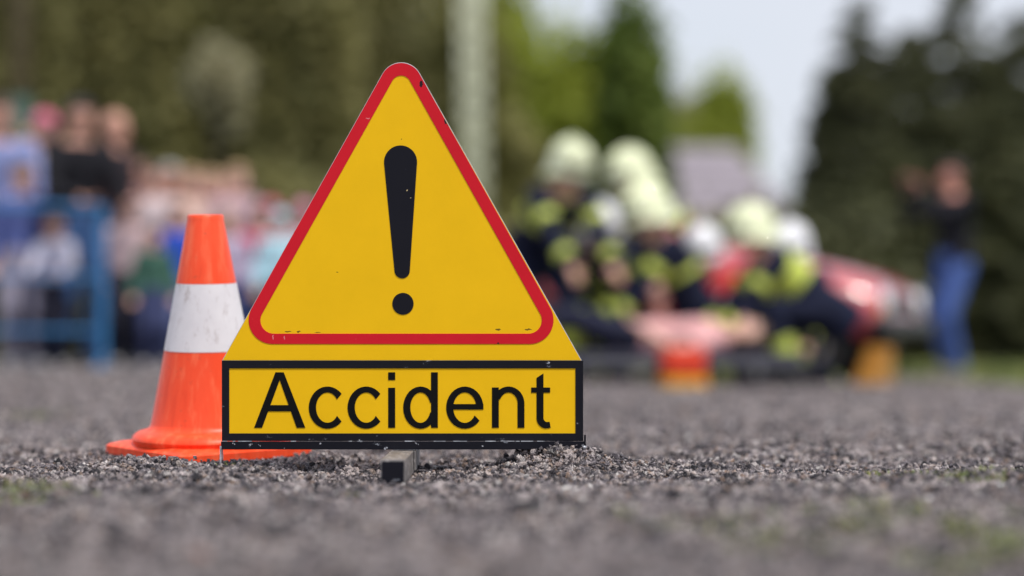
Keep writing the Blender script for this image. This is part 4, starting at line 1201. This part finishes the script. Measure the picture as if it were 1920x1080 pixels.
broad_tree(420, 40, 130, 130, 660, 120, L_OLV, 'lower olive tree in the gap between the dark trees', GT, n_leaf=9000)
broad_tree(810, 40, 150, -90, 640, 121, L_OLV, 'olive green tree behind the pale lattice mast', GT, n_leaf=11000)
broad_tree(960, 44, 140, -40, 600, 122, L_GRN, 'bright yellow-green tree beside the pale lattice mast', GT, n_leaf=12000)
broad_tree(1090, 43, 130, 45, 560, 123, L_GRN, 'bright fresh green tree above the stooping firefighter', GT, n_leaf=12000)
broad_tree(1190, 41, 80, -20, 640, 124, L_MID, 'narrow mid-green tree beside the grey roof', GT, n_leaf=9000)
broad_tree(1350, 62, 72, 135, 430, 131, L_GRN, 'small round green tree rising behind the grey roof', GT, n_leaf=6000, leaf=.12)
broad_tree(1285, 66, 60, 170, 420, 126, L_PALE, 'pale green tree left of the small round tree', GT, n_leaf=4500, leaf=.12)
broad_tree(960, 36, 160, 230, 690, 127, L_OLV, 'brownish olive tree behind the warning board edge', GT, n_leaf=11000)
GB = 'bushes along the back of the yard'
for q, (px, Y, hw, t_, lab, m_) in enumerate([(60, 27, 190, 330, 'dark bush behind the pink-capped woman', L_DARK), (300, 28, 190, 300, 'dark bush behind the long-haired brunette', L_DARK), (520, 28, 170, 330, 'dark bush behind the light blue child', L_DARK), (760, 28, 190, 330, 'dark bush hidden mostly by the warning board', L_DARK),
                                             (1000, 29, 180, 390, 'olive bush behind the stooping firefighter', L_OLV), (1210, 30, 150, 420, 'olive bush behind the tallest firefighter', L_DARK), (1390, 30, 150, 412, 'dark bush below the grey roof', L_DARK), (1560, 29, 150, 380, 'dark bush behind the red car bonnet', L_SPR)]):
    broad_tree(px, Y, hw, t_, 720, 200 + q, m_, lab, GB, n_leaf=9000, leaf=.08, name='bush')
for q, (px, Y, hw, t_, lab) in enumerate([(1612, 38, 200, -20, 'dark pointed spruce next to the gap of open sky'), (1710, 40, 190, 40, 'lower dark spruce between two pointed spruces'), (1802, 36, 210, -50, 'tall dark spruce right behind the man with the camera'), (1905, 38, 190, 10, 'dark spruce beside the tall spruce behind the man with camera'),
                                         (1990, 34, 200, -120, 'tallest dark spruce at the end of the row'), (1555, 41, 110, 110, 'small dark spruce at the edge of the grey roof'), (1870, 31, 150, 190, 'short broad spruce just behind the lawn strip'), (1670, 31, 150, 260, 'short broad spruce behind the car and the man'), (1640, 47, 240, 95, 'wide dark spruce filling the row behind the pointed spruce'), (1765, 48, 240, 110, 'wide dark spruce in the back row behind the man with camera'), (1880, 47, 240, 90, 'wide dark spruce in the back row above the lawn strip')]):
    spruce(px, Y, hw, t_, 300 + q, L_SPR, lab)

# ------------------------------------------------------------------ house with grey roof, mast, pole
HY = 56.0
ha, hb_ = at(960, 405, HY), at(1490, 405, HY); rt = at(1300, 258, HY).z; ev = ha.z
house = empty('house', ((ha.x + hb_.x)/2, HY, tz(0, HY))); tag(house, 'low house with a grey hipped roof behind the bushes', 'house')
hw = (hb_.x - ha.x)/2; dz = house.location.z
MB().box((-hw + .25, .3, -.05), (hw - .25, 5.5, ev - dz - .02)).build('wall', plain('weathered_render', (.16, .14, .13), .9, .2, 2), house)
e_, r_ = ev - dz, rt - dz
M_ROOF = plain('grey_roof_sheet', (.30, .265, .30), .6, .2, 1.5, bs=.3, bd=.01)
MB().add([(-hw, 0, e_), (hw, 0, e_), (hw, 5.8, e_), (-hw, 5.8, e_), (-hw + .9, 2.9, r_), (hw - .9, 2.9, r_)], [(0, 1, 5, 4), (1, 2, 5), (2, 3, 4, 5), (3, 0, 4), (3, 2, 1, 0)]).build('roof', M_ROOF, house)
for q in range(6):
    t0 = q/6; z_ = e_ + (r_ - e_)*t0; y_ = 2.9*t0
    MB().box((-hw + .9*t0, y_ - .06, z_ - .01), (hw - .9*t0, y_ + .02, z_ + .035)).build('sheet_edge', M_ROOF, house)
MB().box((-hw - .02, -.10, e_ - .10), (hw + .02, -.002, e_ - .003)).build('gutter', plain('grey_gutter', (.25, .24, .25), .5, .1), house)
for x in (-1.6, .2, 1.7):
    w_ = MB().box((x - .45, .24, e_ - 1.9), (x + .45, .32, e_ - .7)).build('window', plain('white_window_frame', (.6, .6, .6), .5, .05), house)
    MB().box((x - .38, .225, e_ - 1.83), (x + .38, .239, e_ - .77)).build('pane', plain('dark_window_glass', (.03, .035, .04), .08, .05, 3, bs=0), w_)

M_MAST = plain('pale_galvanised', (.62, .64, .47), .5, .12, 6)
MY = 30.0
mp_ = at(888, 640, MY); mast = empty('lattice_mast', (at(897, 640, MY).x, MY, tz(mp_.x, MY))); tag(mast, 'slim pale lattice mast standing before the green trees', 'mast')
mast.rotation_euler = (0, R(-1.2), 0)
for sx_, sy_ in ((-1, -1), (1, -1), (0, 1)):
    MB().tube((sx_*.12, sy_*.09, 0), (sx_*.12, sy_*.09, 6.5), .024, n=8).build('upright', M_MAST, mast, smooth=True)
for q in range(24):
    z_ = .15 + q*.265
    MB().tube((-.12, -.09, z_), (.12, -.09, z_), .040, n=8).build('rung', M_MAST, mast)
    s_ = 1 if q % 2 else -1
    MB().box((-.10, -.118, z_ - .06), (.10, -.092, z_ + .06)).build('bead_plate', M_MAST, mast)  # plate added at each rung to blur into a bright bead
    MB().tube((-.12*s_, -.09, z_), (.12*s_, -.09, z_ + .265), .014, n=6).build('brace', M_MAST, mast)
    MB().path([(-.12, -.09, z_), (0, .09, z_ + .13), (.12, -.09, z_ + .265)], .012, 6).build('brace', M_MAST, mast)
pl = at(38, 640, 24.0)
pole = empty('wooden_pole', (pl.x, 24.0, tz(pl.x, 24.0))); tag(pole, 'pale wooden pole with a green lower part behind the spectators', 'pole')
MB().path([(0, 0, 2.2), (.01, 0, 4.0), (0, 0, 7.0)], [.085, .082, .07], 14).build('shaft', plain('weathered_wood', (.18, .15, .075), .8, .25, 10, bs=.5, bd=.01), pole, smooth=True)
MB().path([(0, 0, -.05), (0, 0, 2.2)], [.10, .095], 14).build('painted_base', plain('green_paint', (.02, .06, .045), .6, .2, 8), pole, smooth=True)
